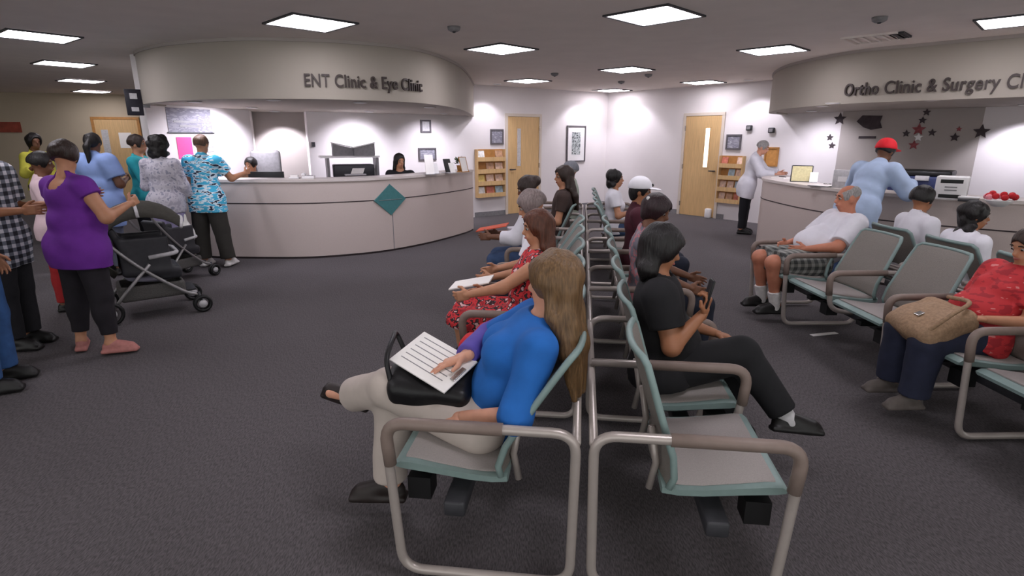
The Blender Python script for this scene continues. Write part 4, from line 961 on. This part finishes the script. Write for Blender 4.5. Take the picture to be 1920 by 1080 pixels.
J = skeleton((-4.98, 6.85, 0), 10, 1.68, head=(1, .3, -.05), armR=((.1, -.4, -1), (.8, .4, .2)), armL=((.1, .4, -1), (.8, -.4, .2)))
build_person('woman in a light blue tunic with a black ponytail, seen from behind', J, .009, SKIN_D, hair=dict(style='ponytail', m=HB, len=.26, tie=None, g=.012), top=dict(m=cloth('light_blue_tunic', (136, 160, 212), .05), sleeve=.7, hem=.30, t=.03, loose=.025), bottom=dict(m=cloth('grey_trousers', (92, 96, 112))), shoes=shoe_b, wide=1.45, belly=1.1, face=False)
J = skeleton((-4.82, 7.40, 0), 75, 1.66, head=(1, 0, 0), armR=((.4, -.1, -1), (1, .1, .1)))
build_person('person in a teal shirt and black trousers facing right beside the desk', J, .009, SKIN_M, hair=dict(style='short', m=HD), top=dict(m=cloth('teal_shirt', (44, 160, 168)), sleeve=1.3, hem=.12), bottom=dict(m=cloth('black_pants3', (22, 22, 26))), shoes=shoe_b)
J = skeleton((-4.33, 7.05, 0), -5, 1.64, head=(1, .35, 0), armR=((.1, -.25, -1), (.6, -.1, -1)), armL=((.1, .2, -1), (.8, 0, 0)))
build_person('woman in a pale grey top and lavender trousers with black bobbed hair', J, .009, SKIN_M, hair=dict(style='curly', m=HB, seed=5, len=.10), top=dict(m=pattern('pale_grey_print', [(176, 172, 186), (200, 196, 206), (150, 150, 168)], 20, 'noise', pos=[0, .42, .6]), sleeve=1.6, hem=.14), bottom=dict(m=cloth('lavender_trousers', (150, 142, 176)), loose=.02), shoes=shoe_w, wide=1.15, face=False)
J = skeleton((-3.95, 7.30, 0), 2, 1.66, lean=.05, head=(1, -.1, 0), armR=((.5, -.40, -.8), (1, -.30, .25)), armL=((.3, .35, -.9), (.8, .1, .2)), legL=((-.02, .10, -1), (-.03, 0, -1)), legR=((-.05, -.16, -1), (-.03, -.12, -1)))
build_person('person in turquoise and white patterned shirt leaning on the left desk', J, .009, SKIN_M, hair=dict(style='short', m=hairm('hair_brown', (96, 72, 56)), g=.014), top=dict(m=pattern('turquoise_wave_print', [(70, 186, 226), (220, 240, 250), (24, 40, 66)], 11, 'noise', (1, 1, 3.2), pos=[0, .50, .60]), sleeve=.62, hem=.18, loose=.02, t=.024), bottom=dict(m=cloth('dark_olive_trousers', (48, 46, 42)), loose=.024, flare=.02), shoes=shoe_w, wide=1.15, face=False)
# staff behind the left desk
J = skeleton((-4.02, 8.85, 0), 190, 1.64, seat=.50, head=(1, 0, -.2), armL=((.4, .1, -1), (1, -.1, .1)))
build_person('seated receptionist with short dark hair behind the black monitor at left desk', J, .010, SKIN_M, hair=dict(style='short', m=HB), top=dict(m=cloth('brown_shirt', (110, 84, 60)), sleeve=.7), bottom=dict(m=dark_d), shoes=shoe_b)
J = skeleton((-1.86, 9.50, 0), 172, 1.68, seat=.52, lean=.05, head=(1, .5, -.2))
build_person('receptionist with long black hair and dark top behind the right half of left desk', J, .010, SKIN_M, hair=dict(style='long', m=HB, len=.3), top=dict(m=black_k, sleeve=1.6), bottom=dict(m=dark_d), shoes=shoe_b)

# ------------------------------------------------------------------ held and loose things
def place(name, label, cat, loc, rz=0, group=None): return thing(name, label, cat, tuple(loc), rz, group)
def basis_thing(name, label, cat, loc, x, z, group=None):     # oriented by local x and local z directions
    t = place(name, label, cat, loc, 0, group); z = nrm(z); x = nrm(np.asarray(x) - z * (np.asarray(x) @ z)); y = np.cross(z, x)
    t.rotation_euler = Matrix(((x[0], y[0], z[0]), (x[1], y[1], z[1]), (x[2], y[2], z[2]))).to_euler(); return t
# black handbag and papers on the lap of the woman in blue
lap = lerp(JB['hipR'], JB['knR'], .62) * .5 + lerp(JB['hipL'], JB['knL'], .62) * .5
fB, lB, uB = JB['f'], JB['l'], JB['u']
t = basis_thing('handbag', 'black soft handbag on the lap of the woman in blue', 'bag', lap + uB * .115 - fB * .05, fB + uB * .12, uB - fB * .10 + lB * .3)
bm_ = mat('black_leather', (18, 17, 19), .45, noise=.2, bump=.2)
fastlink('bag_body', *sculpt([RBox((0, 0, 0), (.17, .15, .06), None, .045), Ell((.10, 0, .02), (.09, .13, .06)), Ell((-.08, 0, .01), (.09, .13, .055))], .007, .03, folds=.003), bm_, t, (0, 0, 0))
link('strap', *tube(spline([(.16, -.10, .02), (.21, -.13, .10), (.20, -.06, .13), (.19, .05, .11), (.16, .10, .03)], 6), .011, 8), bm_, t)
link('strap', *tube(spline([(.15, -.14, .0), (.19, -.19, -.06), (.12, -.21, -.10), (.04, -.18, -.06), (.0, -.15, .0)], 6), .011, 8), bm_, t)
t = basis_thing('paper_form', 'white paper form with small print resting on the black handbag', 'papers', lap + uB * .205 - fB * .05 + lB * .03, fB - lB * .55 + uB * .05, uB - fB * .12 + lB * .42)
link('sheet', *box(-.145, .145, -.105, .105, -.003, .003), M['paper'], t, smooth=False)
link('clip', *box(-.14, -.118, -.04, .04, .003, .010, .002), M['chrome'], t, smooth=False)
for i in range(6): link('print_line', *box(-.10, .12, -.08 + i * .028, -.076 + i * .028, .003, .0036), M['grey'], t, smooth=False)
# phone
t = basis_thing('mobile_phone', 'black mobile phone held up in the right hand of the person in black', 'phone', JP['wrR'] + np.array([.0, .0, .10]) + JP['f'] * .018, JP['l'], JP['u'] + JP['f'] * .2)
link('case', *box(-.036, .036, -.006, .006, -.07, .07, .005), M['black'], t, angle=40); link('screen', *box(-.031, .031, .006, .0075, -.062, .062), M['darkgrey'], t, smooth=False)
# tan bag
p = lerp(JT['hipR'], JT['knR'], .78) * .5 + lerp(JT['hipL'], JT['knL'], .78) * .5
t = basis_thing('handbag', 'tan woven handbag on the lap of the person in red', 'bag', p + JT['u'] * .085, JT['f'] - JT['u'] * .42, JT['u'] + JT['f'] * .42)
tan = mat('tan_canvas', (150, 122, 96), .75, noise=.2, scale=60, bump=.3)
fastlink('bag_body', *sculpt([RBox((0, 0, 0), (.17, .19, .075), None, .06), Ell((.05, .0, .03), (.14, .17, .07))], .007, .03, folds=.004), tan, t, (0, 0, 0))
link('shoulder_strap', *tube(spline([(.14, .15, .04), (.0, .2, .12), (-.16, .12, .10), (-.17, -.05, .08)], 8), .012, 8), tan, t)
link('buckle', *box(.05, .09, .02, .06, .098, .106, .002), M['chrome'], t, smooth=False)
# red purse and papers further along the left bench
p = lerp(JRED['hipL'], JRED['knL'], .55)
t = basis_thing('handbag', 'red handbag beside the red print dress on the left bench', 'bag', (row(1.05, -.47)[0], row(1.05, -.47)[1], .535), -bv_3 if False else np.array([-bv[0], -bv[1], 0]), (0, 0, 1))
fastlink('bag_body', *sculpt([RBox((0, 0, 0), (.19, .09, .085), None, .05)], .008, .03, folds=.003), M['red'], t, (0, 0, 0))
link('strap', *tube(spline([(.12, 0, .08), (.06, 0, .15), (-.06, 0, .15), (-.12, 0, .08)], 6), .010, 8), M['red'], t)
for nm, lab, J_, off_, dx, mm in (('paper_sheet', 'white folded sheet held over the lap beyond the red dress', JRED, (.38, -.26, .17), .14, M['paper']), ('folder', 'orange red folder held by the leaning person in white', JW, (.45, .0, .28), .15, mat('orange_folder', (214, 84, 50), .6))):
    q = J_['hc'] + J_['f'] * off_[0] + J_['l'] * off_[1] + J_['u'] * off_[2]
    t = basis_thing(nm, lab, 'paper', q, J_['f'] - J_['u'] * .2, J_['u'] + J_['f'] * .2)
    link('sheet', *box(-dx, dx, -.11, .11, -.004, .004), mm, t, smooth=False)
for i, (px, py, l1, lab) in enumerate(((1545, 627, .13, 'white paper strip lying on the carpet left of the tan bag'),)):
    q = G(px, py); t = place('paper_scrap', lab, 'paper', (q[0], q[1], 0), .25); link('sheet', *box(-l1, l1, -.022, .022, .001, .006), M['paper'], t, smooth=False)

# ------------------------------------------------------------------ stroller
def stroller(label, loc, rz, sc=1.0, canopy=True):
    t = place('stroller', label, 'stroller', loc, rz); t.scale = (sc,) * 3; g = M['grey_tube']
    for s in (-1, 1):
        y = s * .24
        link('side_frame', *tube(spline([(-.46, y, 1.02), (-.38, y, .86), (-.10, y, .52), (.22, y, .24), (.36, y, .17)], 6), .015, 8), g, t)
        link('rear_leg', *tube([(.0, y, .52), (-.22, y, .28), (-.34, y, .13)], .015, 8), g, t)
        for x, r in ((.38, .085), (-.36, .11)):
            for d in ((-.022, .022) if x > 0 else (0,)):
                w_ = link('wheel', *ring(x, y + s * .03 + d, r), M['black'], t)
                link('hub', *disc(x, y + s * .03 + d, r * .45), M['lightgrey'], w_)
        link('fork', *tube([(.36, y, .20), (.375, y + s * .03, .085)], .014, 8), M['darkgrey'], t)
    link('handlebar', *tube(fillet([(-.44, -.24, .99), (-.50, -.24, 1.04), (-.50, .24, 1.04), (-.44, .24, .99)], .04), .018, 10), M['black'], t)
    link('axle', *tube([(-.34, -.25, .12), (-.34, .25, .12)], .012, 8), g, t)
    fastlink('seat', *sculpt([RBox((.02, 0, .44), (.22, .20, .03), None, .02), RBox((-.17, 0, .64), (.03, .20, .24), np.array([[.93, 0, .36], [0, 1, 0], [-.36, 0, .93]]), .02), RBox((-.02, .20, .60), (.20, .02, .17), None, .02), RBox((-.02, -.20, .60), (.20, .02, .17), None, .02), RBox((.16, 0, .40), (.10, .20, .05), None, .03)], .012, .05), M['darkgrey'], t, (0, 0, 0))
    fastlink('basket', *sculpt([RBox((.0, 0, .25), (.27, .20, .075), None, .03)], .012, .02, subs=[RBox((.0, 0, .30), (.24, .175, .09), None, .03)]), mat('basket_mesh', (86, 84, 82), .8, noise=.3, scale=120), t, (0, 0, 0))
    bl = link('foot_rest', *box(.22, .36, -.16, .16, .20, .225, .008), M['darkgrey'], t, angle=40)
    link('snack_tray', *tube(fillet([(.0, -.23, .58), (.24, -.21, .60), (.24, .21, .60), (.0, .23, .58)], .08), .020, 8), M['lightgrey'], t)
    if canopy:
        v = []; f = []; n1, n2 = 14, 10
        for i in range(n1 + 1):
            a = math.radians(-45 + 190 * i / n1)
            for j in range(n2 + 1):
                b_ = -1 + 2 * j / n2; r = .40 * (1 - .12 * b_ * b_); v.append((-.0 - r * math.cos(a), b_ * .26, .68 + r * math.sin(a) * (1 - .22 * b_ ** 4)))
        for i in range(n1):
            for j in range(n2): k = i * (n2 + 1) + j; f.append((k, k + 1, k + n2 + 2, k + n2 + 1))
        o = link('canopy', v, f, M['canopy'], t); md = o.modifiers.new('t', 'SOLIDIFY'); md.thickness = .008
        for a_ in (145, 85):
            a = math.radians(a_); pts = [(-.0 - .408 * (1 - .12 * b_ * b_) * math.cos(a), b_ * .265, .68 + .408 * (1 - .12 * b_ * b_) * math.sin(a) * (1 - .22 * b_ ** 4)) for b_ in np.linspace(-1, 1, 13)]
            link('canopy_rib', *tube(pts, .014, 8), M['lightgrey'], o)
    return t
def ring(x, y, r, n_=20):
    pts = [(x + (r - .016) * math.cos(2 * math.pi * i / n_), y, r + (r - .016) * math.sin(2 * math.pi * i / n_)) for i in range(n_)]; return tube(pts, .016, 8, closed=True)
def disc(x, y, r, n_=14):
    R_ = .11 if r > .04 else .085
    v = [(x + r * math.cos(2 * math.pi * i / n_), y + d, R_ + r * math.sin(2 * math.pi * i / n_)) for d in (-.012, .012) for i in range(n_)]
    return v, [tuple(range(n_)), tuple(reversed(range(n_, 2 * n_)))] + [((i + 1) % n_, i, n_ + i, n_ + (i + 1) % n_) for i in range(n_)]
M['grey_tube'] = mat('stroller_tube', (150, 148, 148), .35, .4, noise=.03); M['canopy'] = mat('canopy_cloth', (58, 56, 50), .85, noise=.15, bump=.2)
stroller('dark grey stroller with curved canopy beside the woman in purple', (-3.50, 5.25, 0), math.radians(38))
t = place('blanket', 'crumpled grey lilac blanket lying in the nearer stroller basket', 'blanket', (-3.50, 5.25, 0), math.radians(38))
fastlink('folded_cloth', *sculpt([Ell((.05, -.05, .36), (.17, .13, .045)), Ell((-.08, .03, .37), (.12, .13, .05)), Ell((.14, .06, .35), (.09, .1, .04))], .010, .03, folds=.006), cloth('lilac_fleece', (150, 146, 164), .1), t, (0, 0, 0))
stroller('second grey stroller half hidden behind the first, in front of the desk', (-4.02, 6.55, 0), math.radians(70), .85, canopy=False)
t = place('plastic_bag', 'white plastic bag hanging on the second stroller near the desk', 'bag', (-3.93, 6.72, .42), 0)
fastlink('bag_body', *sculpt([Ell((0, 0, .12), (.09, .07, .13)), Cone((0, 0, .22), (0, 0, .34), .03, .012)], .010, .04, folds=.004), mat('white_plastic_film', (226, 224, 220), .4, noise=.03), t, (0, 0, 0))

# ------------------------------------------------------------------ desk and wall things, left clinic
def boxthing(name, label, cat, px, Y, z0, w_, d_, h_, m, rz=0, bev=.006, group=None):
    X = (px - 960) / 1087.0 * Y; t = place(name, label, cat, (X, Y, z0), rz, group)
    return t, lambda nm, x0, x1, y0, y1, a, b_, mm, par=None, bv_=bev: link(nm, *box(x0, x1, y0, y1, a, b_, bv_), mm, par or t, smooth=bool(bv_), angle=40 if bv_ else None)
def monitor(label, px, Y, z, w_, rz, dark=True, group='desk monitors'):
    t, b = boxthing('monitor', label, 'monitor', px, Y, z, 0, 0, 0, None, rz, group=group)
    b('housing', -w_ / 2, w_ / 2, -.03, .01, .10, .10 + w_ * .62, M['black']); b('screen', -w_ / 2 + .02, w_ / 2 - .02, .0101, .013, .12, .08 + w_ * .62, M['darkgrey'], None, 0)
    b('stand', -.03, .03, -.03, .0, 0, .14, M['black']); b('foot', -.11, .11, -.09, .09, 0, .015, M['black'])
monitor('wide black monitor seen from behind on the left half of the desk', 492, 8.42, .75, .52, .0)
t, b = boxthing('office_chair', 'grey high backed office chair behind the black monitor', 'chair', 494, 9.05, 0, 0, 0, 0, None, .3)
b('backrest', -.22, .22, -.05, .05, .62, 1.46, M['grey'], None, .04); b('seat', -.24, .24, -.50, -.02, .46, .54, M['grey'], None, .03); link('column', *tube([(0, -.25, .06), (0, -.25, .46)], .03), M['black'], t)
for k in range(5): a = k * 2 * math.pi / 5; link('base_arm', *tube([(0, -.25, .08), (.27 * math.cos(a), -.25 + .27 * math.sin(a), .05)], .018, 8), M['black'], t)
for px, Y, rz, z, lab in ((478, 8.95, math.radians(-10), .485, 'black task chair under the receptionist at the black monitor'), (747, 9.58, math.radians(8), .505, 'black task chair under the long haired receptionist')):
    t, b = boxthing('office_chair', lab, 'chair', px, Y, 0, 0, 0, 0, None, rz)
    t.location[0] = -4.02 if px < 600 else -1.86
    b('seat', -.23, .23, -.24, .22, z - .07, z, M['blackc'], None, .03); b('backrest', -.20, .20, .20, .25, z + .08, z + .42, M['blackc'], None, .02); link('column', *tube([(0, 0, .06), (0, 0, z - .05)], .028), M['black'], t)
    link('back_bar', *tube([(0, .1, z - .04), (0, .26, z - .02), (0, .25, z + .2)], .018, 8), M['black'], t)
    for k in range(5): a = k * 2 * math.pi / 5; link('base_arm', *tube([(0, 0, .08), (.26 * math.cos(a), .26 * math.sin(a), .04)], .018, 8), M['black'], t)
t, b = boxthing('telephone', 'white desk telephone on the left desk counter', 'phone', 572, 7.98, HL, 0, 0, 0, None, .2)
b('base', -.08, .08, -.08, .08, .0, .04, M['white']); b('handset', -.085, -.04, -.09, .09, .04, .075, M['white'], None, .01); b('keypad', -.02, .06, -.05, .04, .04, .045, M['grey'], None, 0)
t, b = boxthing('card_holder', 'small white tray just left of the white telephone', 'tray', 545, 7.98, HL, 0, 0, 0, None, .1)
b('tray', -.07, .07, -.05, .05, 0, .02, M['white']); b('cards', -.05, .05, -.03, .03, .02, .05, M['paper'], None, 0)
# shelf with printer behind the left desk
t, b = boxthing('shelf_unit', 'white topped shelf unit standing behind the left desk under the bright wall', 'shelf', 652, 9.75, 0, 0, 0, 0, None, math.radians(22))
b('top_board', -.48, .48, -.22, .22, 1.33, 1.36, M['white'], None, 0)
for x in (-.36, .44): b('side_panel', x - .02, x + .02, -.2, .2, 0, 1.33, M['grey'], None, 0)
b('shelf_board', -.36, .44, -.2, .2, .98, 1.0, M['grey'], None, 0)
t, b = boxthing('printer', 'dark grey printer on the lower board of the shelf unit', 'printer', 655, 9.73, 1.0, 0, 0, 0, None, math.radians(22))
b('body', -.30, .36, -.16, .16, 0, .22, M['darkgrey'], None, .02); link('paper_tray', *box(-.14, .20, -.30, -.16, .05, .07), M['lightgrey'], t, smooth=False); link('output_sheet', [(-.05, -.28, .075), (.15, -.28, .075), (.2, -.16, .16), (0, -.16, .16)], [(0, 1, 2, 3)], M['paper'], t)
for i, (px, lab) in enumerate(((641, 'left sloping document tray on top of the shelf unit'), (680, 'right sloping document tray on top of the shelf unit'))):
    t, b = boxthing('document_tray', lab, 'tray', px, 9.72, 1.36, 0, 0, 0, None, math.radians(22), group='document trays on the shelf unit')
    s = -1 if i == 0 else 1
    g = prism([(-.17, 0), (.17, 0), (.17, .20 if s > 0 else .12), (-.17, .12 if s > 0 else .20)], -.12, .12); v = [(x, z, y) for x, y, z in g[0]]
    link('body', v, [tuple(reversed(q)) for q in g[1]], M['grey'], t, smooth=False)
    v = [(-.18, -.13, .125 if s > 0 else .205), (.18, -.13, .205 if s > 0 else .125), (.18, .13, .205 if s > 0 else .125), (-.18, .13, .125 if s > 0 else .205)]; link('lid', v + [(x, y, z + .015) for x, y, z in v], [(3, 2, 1, 0), (4, 5, 6, 7)] + [(i, (i + 1) % 4, 4 + (i + 1) % 4, 4 + i) for i in range(4)], M['white'], t, smooth=False)
# brochure stands and pots at the right end of the counter
def stand(label, px, Y, z, w_, h_, m, rz=0, name='brochure_stand', group='brochure stands on the counters', fr=None):
    t, b = boxthing(name, label, 'stand', px, Y, z, 0, 0, 0, None, rz, group=group)
    v = [(-w_ / 2, -.04, 0), (w_ / 2, -.04, 0), (w_ / 2, -.03, 0), (-w_ / 2, -.03, 0), (-w_ / 2, .03, h_), (w_ / 2, .03, h_), (w_ / 2, .04, h_), (-w_ / 2, .04, h_)]
    link('card', v, [(3, 2, 1, 0), (4, 5, 6, 7), (0, 1, 5, 4), (2, 3, 7, 6), (1, 2, 6, 5), (3, 0, 4, 7)], m, t, smooth=False)
    b('foot', -w_ / 2, w_ / 2, -.06, .08, 0, .012, fr or M['lightgrey'], None, 0)
    if fr: link('frame', *join(tube([(-w_ / 2, -.038, 0), (-w_ / 2, .034, h_)], .008, 6), tube([(w_ / 2, -.038, 0), (w_ / 2, .034, h_)], .008, 6), tube([(-w_ / 2, .034, h_), (w_ / 2, .034, h_)], .008, 6)), fr, t)
    return t
stand('tall white brochure stand left of the black holders on the left desk', 803, 8.90, HL, .14, .30, M['paper'], .5)
stand('small white card on the left desk beside the tall brochure stand', 815, 9.05, HL, .08, .16, M['white'], .6)
stand('black brochure holder near the right end of the left desk', 838, 9.35, HL, .14, .22, M['black'], .8)
stand('white card in front of the black brochure holder', 846, 9.25, HL, .10, .16, M['paper'], .8)
stand('brown framed white card beside the small potted plant', 868, 9.55, HL, .16, .24, M['paper'], .9, fr=M['woodframe'])
t = place('potted_plant', 'small leafy potted plant at the right end of the left desk', 'plant', ((861 - 960) / 1087 * 9.75, 9.75, HL)); link('pot', *lathe([(.04, 0), (.055, .09), (.06, .10)]), M['orange'], t)
v = []; f = []
for i in range(60):
    a = random.uniform(0, 6.28); e = random.uniform(.2, 1.4); r = random.uniform(.06, .13); c = Vector((math.cos(a) * math.cos(e), math.sin(a) * math.cos(e), math.sin(e))) * r + Vector((0, 0, .11)); d = Vector((math.cos(a + 1), math.sin(a + 1), .2)) * .022; q = Vector((c.x, c.y, c.z - .11)).normalized() * .035; k = len(v)
    v += [c - q, c + d, c + q, c - d]; f.append((k, k + 1, k + 2, k + 3))
link('foliage', v, f, M['leaf'], t)
# posters on the side wall
def poster(name, label, px0, px1, z0, z1, m, th=.006, extra=None):
    Wd = np.array([.57, 1.8]); Wd /= np.linalg.norm(Wd); a = wp(PIER, Wd, px0); c = wp(PIER, Wd, px1); q = (a + c) / 2; w2 = np.linalg.norm(c - a) / 2
    t = place(name, label, 'poster', (q[0], q[1], 0), math.atan2(Wd[1], Wd[0])); s = link('sheet', *box(-w2, w2, -th, -.001, z0, z1), m, t, smooth=False)
    if extra: extra(t, w2)
    return t
def pr_lines(t, w2):
    for i, (y, k) in enumerate(((1.86, .75), (1.80, .5))): link('text_line', *box(-w2 * k, w2 * k, -.010, -.006, y, y + .03), M['grey'], t, smooth=False)
    link('bottom_rail', *box(-w2 - .02, w2 + .02, -.014, -.001, 1.71, 1.73), M['darkgrey'], t, smooth=False)
poster('poster', 'large grey poster with lines of text on the white wall left of the left desk', 318, 400, 1.73, 2.06, M['poster'], extra=pr_lines)
poster('pink_notice', 'bright pink notice under the grey poster', 330, 358, 1.36, 1.66, M['pink'])
def white_lines(t, w2):
    for i in range(5): link('text_line', *box(-w2 * .7, w2 * .7, -.009, -.006, 1.30 + i * .07, 1.31 + i * .07), M['grey'], t, smooth=False)
poster('white_notice', 'white printed notice right of the pink notice', 361, 404, 1.24, 1.68, M['paper'], extra=white_lines)
# hanging sign at the soffit's left end
q = P(253, 192, 7.55); t = place('hanging_sign', 'black projecting sign with pale symbols at the left end of the soffit', 'sign', (q[0], q[1], 1.93), math.radians(40))
link('panel', *box(-.10, .08, -.02, .02, 0, .32, .006), M['signblack'], t, angle=40)
link('symbol', *join(box(-.05, .03, -.024, -.02, .20, .27), box(-.05, .03, -.024, -.02, .05, .10)), M['lightgrey'], t, smooth=False); link('bracket', *box(.07, .16, -.01, .01, .10, .20), M['grey'], t, smooth=False)

# ------------------------------------------------------------------ things on and over the right desk
stand('pale yellow certificate in a dark frame on the right desk', 1512, 8.05, HR, .26, .22, M['gold'], -.5, fr=M['darkgrey'])
stand('small white leaflet stand beside the pale yellow certificate', 1536, 7.9, HR, .10, .14, M['white'], -.5)
t, b = boxthing('sign_in_board', 'grey sign-in clipboard lying on the right desk', 'clipboard', 1555, 7.25, HR, 0, 0, 0, None, -1.1)
b('board', -.14, .14, -.10, .10, 0, .012, M['grey'], None, 0); b('sheet', -.12, .12, -.085, .085, .012, .016, M['paper'], None, 0); link('clip', *tube([(-.05, .09, .03), (.05, .09, .03)], .008), M['chrome'], t)
t, b = boxthing('file_box', 'pale upright file box on the right desk left of the red capped man', 'box', 1594, 7.05, HR, 0, 0, 0, None, -.8)
b('box_body', -.11, .11, -.06, .06, 0, .22, M['lightgrey']); b('label_plate', -.05, .05, -.064, -.06, .08, .14, M['white'], None, 0)
t, b = boxthing('leaflets', 'small pile of papers at the far end of the right desk by the old man', 'papers', 1474, 8.75, HR, 0, 0, 0, None, -1.2)
b('sheet_stack', -.12, .12, -.08, .08, 0, .02, M['paper'], None, 0); b('pen', -.05, .08, .0, .012, .02, .03, M['black'], None, 0)
t, b = boxthing('copier', 'dark navy copier behind the right desk beside the red capped man', 'copier', 1745, 7.55, .0, 0, 0, 0, None, -.75)
b('cabinet', -.30, .30, -.25, .25, 0, .95, M['darkgrey'], None, .02); b('body', -.34, .34, -.28, .28, .95, 1.17, M['navy'], None, .02); b('lid', -.32, .32, -.26, .26, 1.17, 1.24, M['black'], None, .02); b('control_panel', -.05, .10, -.31, -.27, 1.12, 1.18, M['lightgrey'], None, .004)
t, b = boxthing('label_printer', 'white boxy printer with black slots on the right desk', 'printer', 1803, 5.72, HR, 0, 0, 0, None, -.72)
b('body', -.13, .13, -.10, .10, 0, .23, M['white'], None, .012)
for z in (.165, .02): b('slot', -.09, .09, -.105, -.098, z, z + .035, M['black'], None, 0)
for z in (.09, .12): b('button_row', -.05, .05, -.104, -.098, z, z + .012, M['grey'], None, 0)
t, b = boxthing('telephone', 'small white desk telephone beside the white printer', 'phone', 1840, 5.52, HR, 0, 0, 0, None, -.7)
b('base', -.08, .08, -.06, .06, 0, .025, M['darkgrey']); b('handset', -.085, .085, -.03, .02, .025, .05, M['white'], None, .01)
X, Y = (1900 - 960) / 1087 * 5.1, 5.10
t = place('flower_pot', 'red and pink flowers in a low bowl at the right edge of the right desk', 'flowers', (X, Y, HR)); link('bowl', *lathe([(.05, 0), (.10, .05), (.105, .06)]), M['white'], t)
for i in range(12):
    a = i * 2.4; r = .03 + .02 * (i % 4); link('bloom', *sphere((r * math.cos(a) * 1.6, r * math.sin(a) * 1.6, .08 + .012 * (i % 3)), .028, 6), M['red'] if i % 3 else mat('pink_petal', (240, 150, 160), .6), t)
# decorations on the taupe wall
def star(r, r2=.45, n_=5, th=.01):
    pts = [((r if i % 2 == 0 else r * r2) * math.sin(math.pi * i / n_), (r if i % 2 == 0 else r * r2) * math.cos(math.pi * i / n_)) for i in range(2 * n_)]
    v = [(x, y_, z) for y_ in (-th, -.001) for x, z in pts]; k = 2 * n_
    return v, [tuple(range(k))[::-1], tuple(range(k, 2 * k))] + [(i, (i + 1) % k, k + (i + 1) % k, k + i) for i in range(k)]
def deco(label, px, z, g, m, name='wall_decoration', extra=None):
    q = wp(D, dR, px) + nR * .004; t = place(name, label, 'decoration', (q[0], q[1], z), math.atan2(dR[1], dR[0]), 'patriotic decorations over the right desk')
    link('cut_out', *g, m, t, smooth=False)
    if extra: link('lower_piece', *extra[0], extra[1], t, smooth=False)
def hat(w_, h_): 
    pts = [(-w_, h_ * .3), (-w_ * .6, h_), (w_ * .9, h_ * .9), (w_ * .8, h_ * .2), (w_, -h_ * .5), (w_ * .2, -h_ * .7), (-w_ * .4, -h_ * .4)]; k = len(pts)
    v = [(x, y_, z) for y_ in (-.012, -.001) for x, z in pts]; return v, [tuple(range(k)), tuple(range(k, 2 * k))[::-1]] + [(i, k + i, k + (i + 1) % k, (i + 1) % k) for i in range(k)]
dk = mat('dark_bunting', (62, 52, 56), .7, noise=.3, scale=12); rs = mat('dull_red_bunting', (140, 70, 74), .7, noise=.3)
deco('dark paper swag on the taupe wall left of the red capped man', 1626, 1.88, hat(.20, .14), dk, extra=([(x * .8, y, z - .26) for x, y, z in box(-.14, .14, -.012, -.001, -.02, .02)[0]], None) if False else (([(x, y, z - .22) for x, y, z in box(-.13, .13, -.012, -.001, -.02, .02)[0]], box(0, 1, 0, 1, 0, 1)[1]), dk))
for px, z, r, m_, lab in ((1729, 2.04, .06, dk, 'dark star at the top of the hanging star column'), (1724, 1.92, .06, dk, 'second dark star down the hanging star column'), (1720, 1.78, .10, rs, 'largest star in the middle of the hanging column'), (1722, 1.66, .07, M['white'], 'pale star low in the hanging column'), (1716, 1.54, .08, rs, 'lowest star of the hanging column'),
                      (1698, 1.72, .06, dk, 'dark star left of the hanging column'), (1746, 1.73, .06, dk, 'dark star right of the hanging column'), (1790, 1.66, .07, dk, 'dark star between the column and the white wall'), (1795, 1.78, .04, rs, 'tiny red star right of the column'), (1838, 1.74, .11, dk, 'dark star at the right end of the taupe wall')):
    deco(lab, px, z, star(r), m_)
for px, z, r, lab in ((1570, 1.97, .11, 'dark red pennant high at the left edge of the taupe wall'), (1556, 1.66, .06, 'small dark star upper left beside the yellow certificate'), (1562, 1.52, .06, 'small dark star below, beside the yellow certificate')):
    q = wp(D, dR, px) + nR * .004; t = place('wall_decoration', lab, 'decoration', (q[0], q[1], z), math.atan2(dR[1], dR[0]), 'patriotic decorations over the right desk'); link('cut_out', *star(r), dk, t, smooth=False)

# ------------------------------------------------------------------ small ceiling fittings
def fitting(name, label, cat, px, py, w_, d_, m, rz=45, group=None, h_=.02):
    q = G(px, py, CEIL); t = place(name, label, cat, (q[0], q[1], CEIL - .001), math.radians(rz), group)
    fr_ = link('frame', *join(box(-w_, w_, -d_, -d_ + .02, -h_, 0), box(-w_, w_, d_ - .02, d_, -h_, 0), box(-w_, -w_ + .02, -d_ + .02, d_ - .02, -h_, 0), box(w_ - .02, w_, -d_ + .02, d_ - .02, -h_, 0)), m, t, smooth=False)
    n_ = 5
    for i in range(n_): y = -d_ + .03 + (2 * d_ - .06) * (i + .5) / n_; link('slat', *box(-w_ + .02, w_ - .02, y - .008, y + .008, -h_, -.004), m, t, smooth=False)
fitting('ceiling_vent', 'pale square air vent in the ceiling above the right soffit lettering', 'vent', 1640, 70, .26, .26, M['ceiling'])
fitting('ceiling_vent', 'dark narrow air vent beside the pale square vent', 'vent', 1688, 64, .18, .07, M['darkgrey'])
for px, py, lab in ((851, 50, 'smoke detector above the left soffit'), (1040, 137, 'small detector left of the middle ceiling light'), (1216, 139, 'dark security camera dome right of the middle ceiling light'), (1650, 32, 'smoke detector near the top right ceiling'), (1165, 152, 'furthest small ceiling detector by the room corner')):
    q = G(px, py, CEIL); t = place('smoke_detector', lab, 'detector', (q[0], q[1], CEIL - .001), 0, 'ceiling detectors'); link('base', *lathe([(.035, -.045), (.06, -.03), (.065, 0)][::1]), M['grey'], t); link('sensor', *lathe([(.012, -.055), (.02, -.045)]), M['darkgrey'], t)
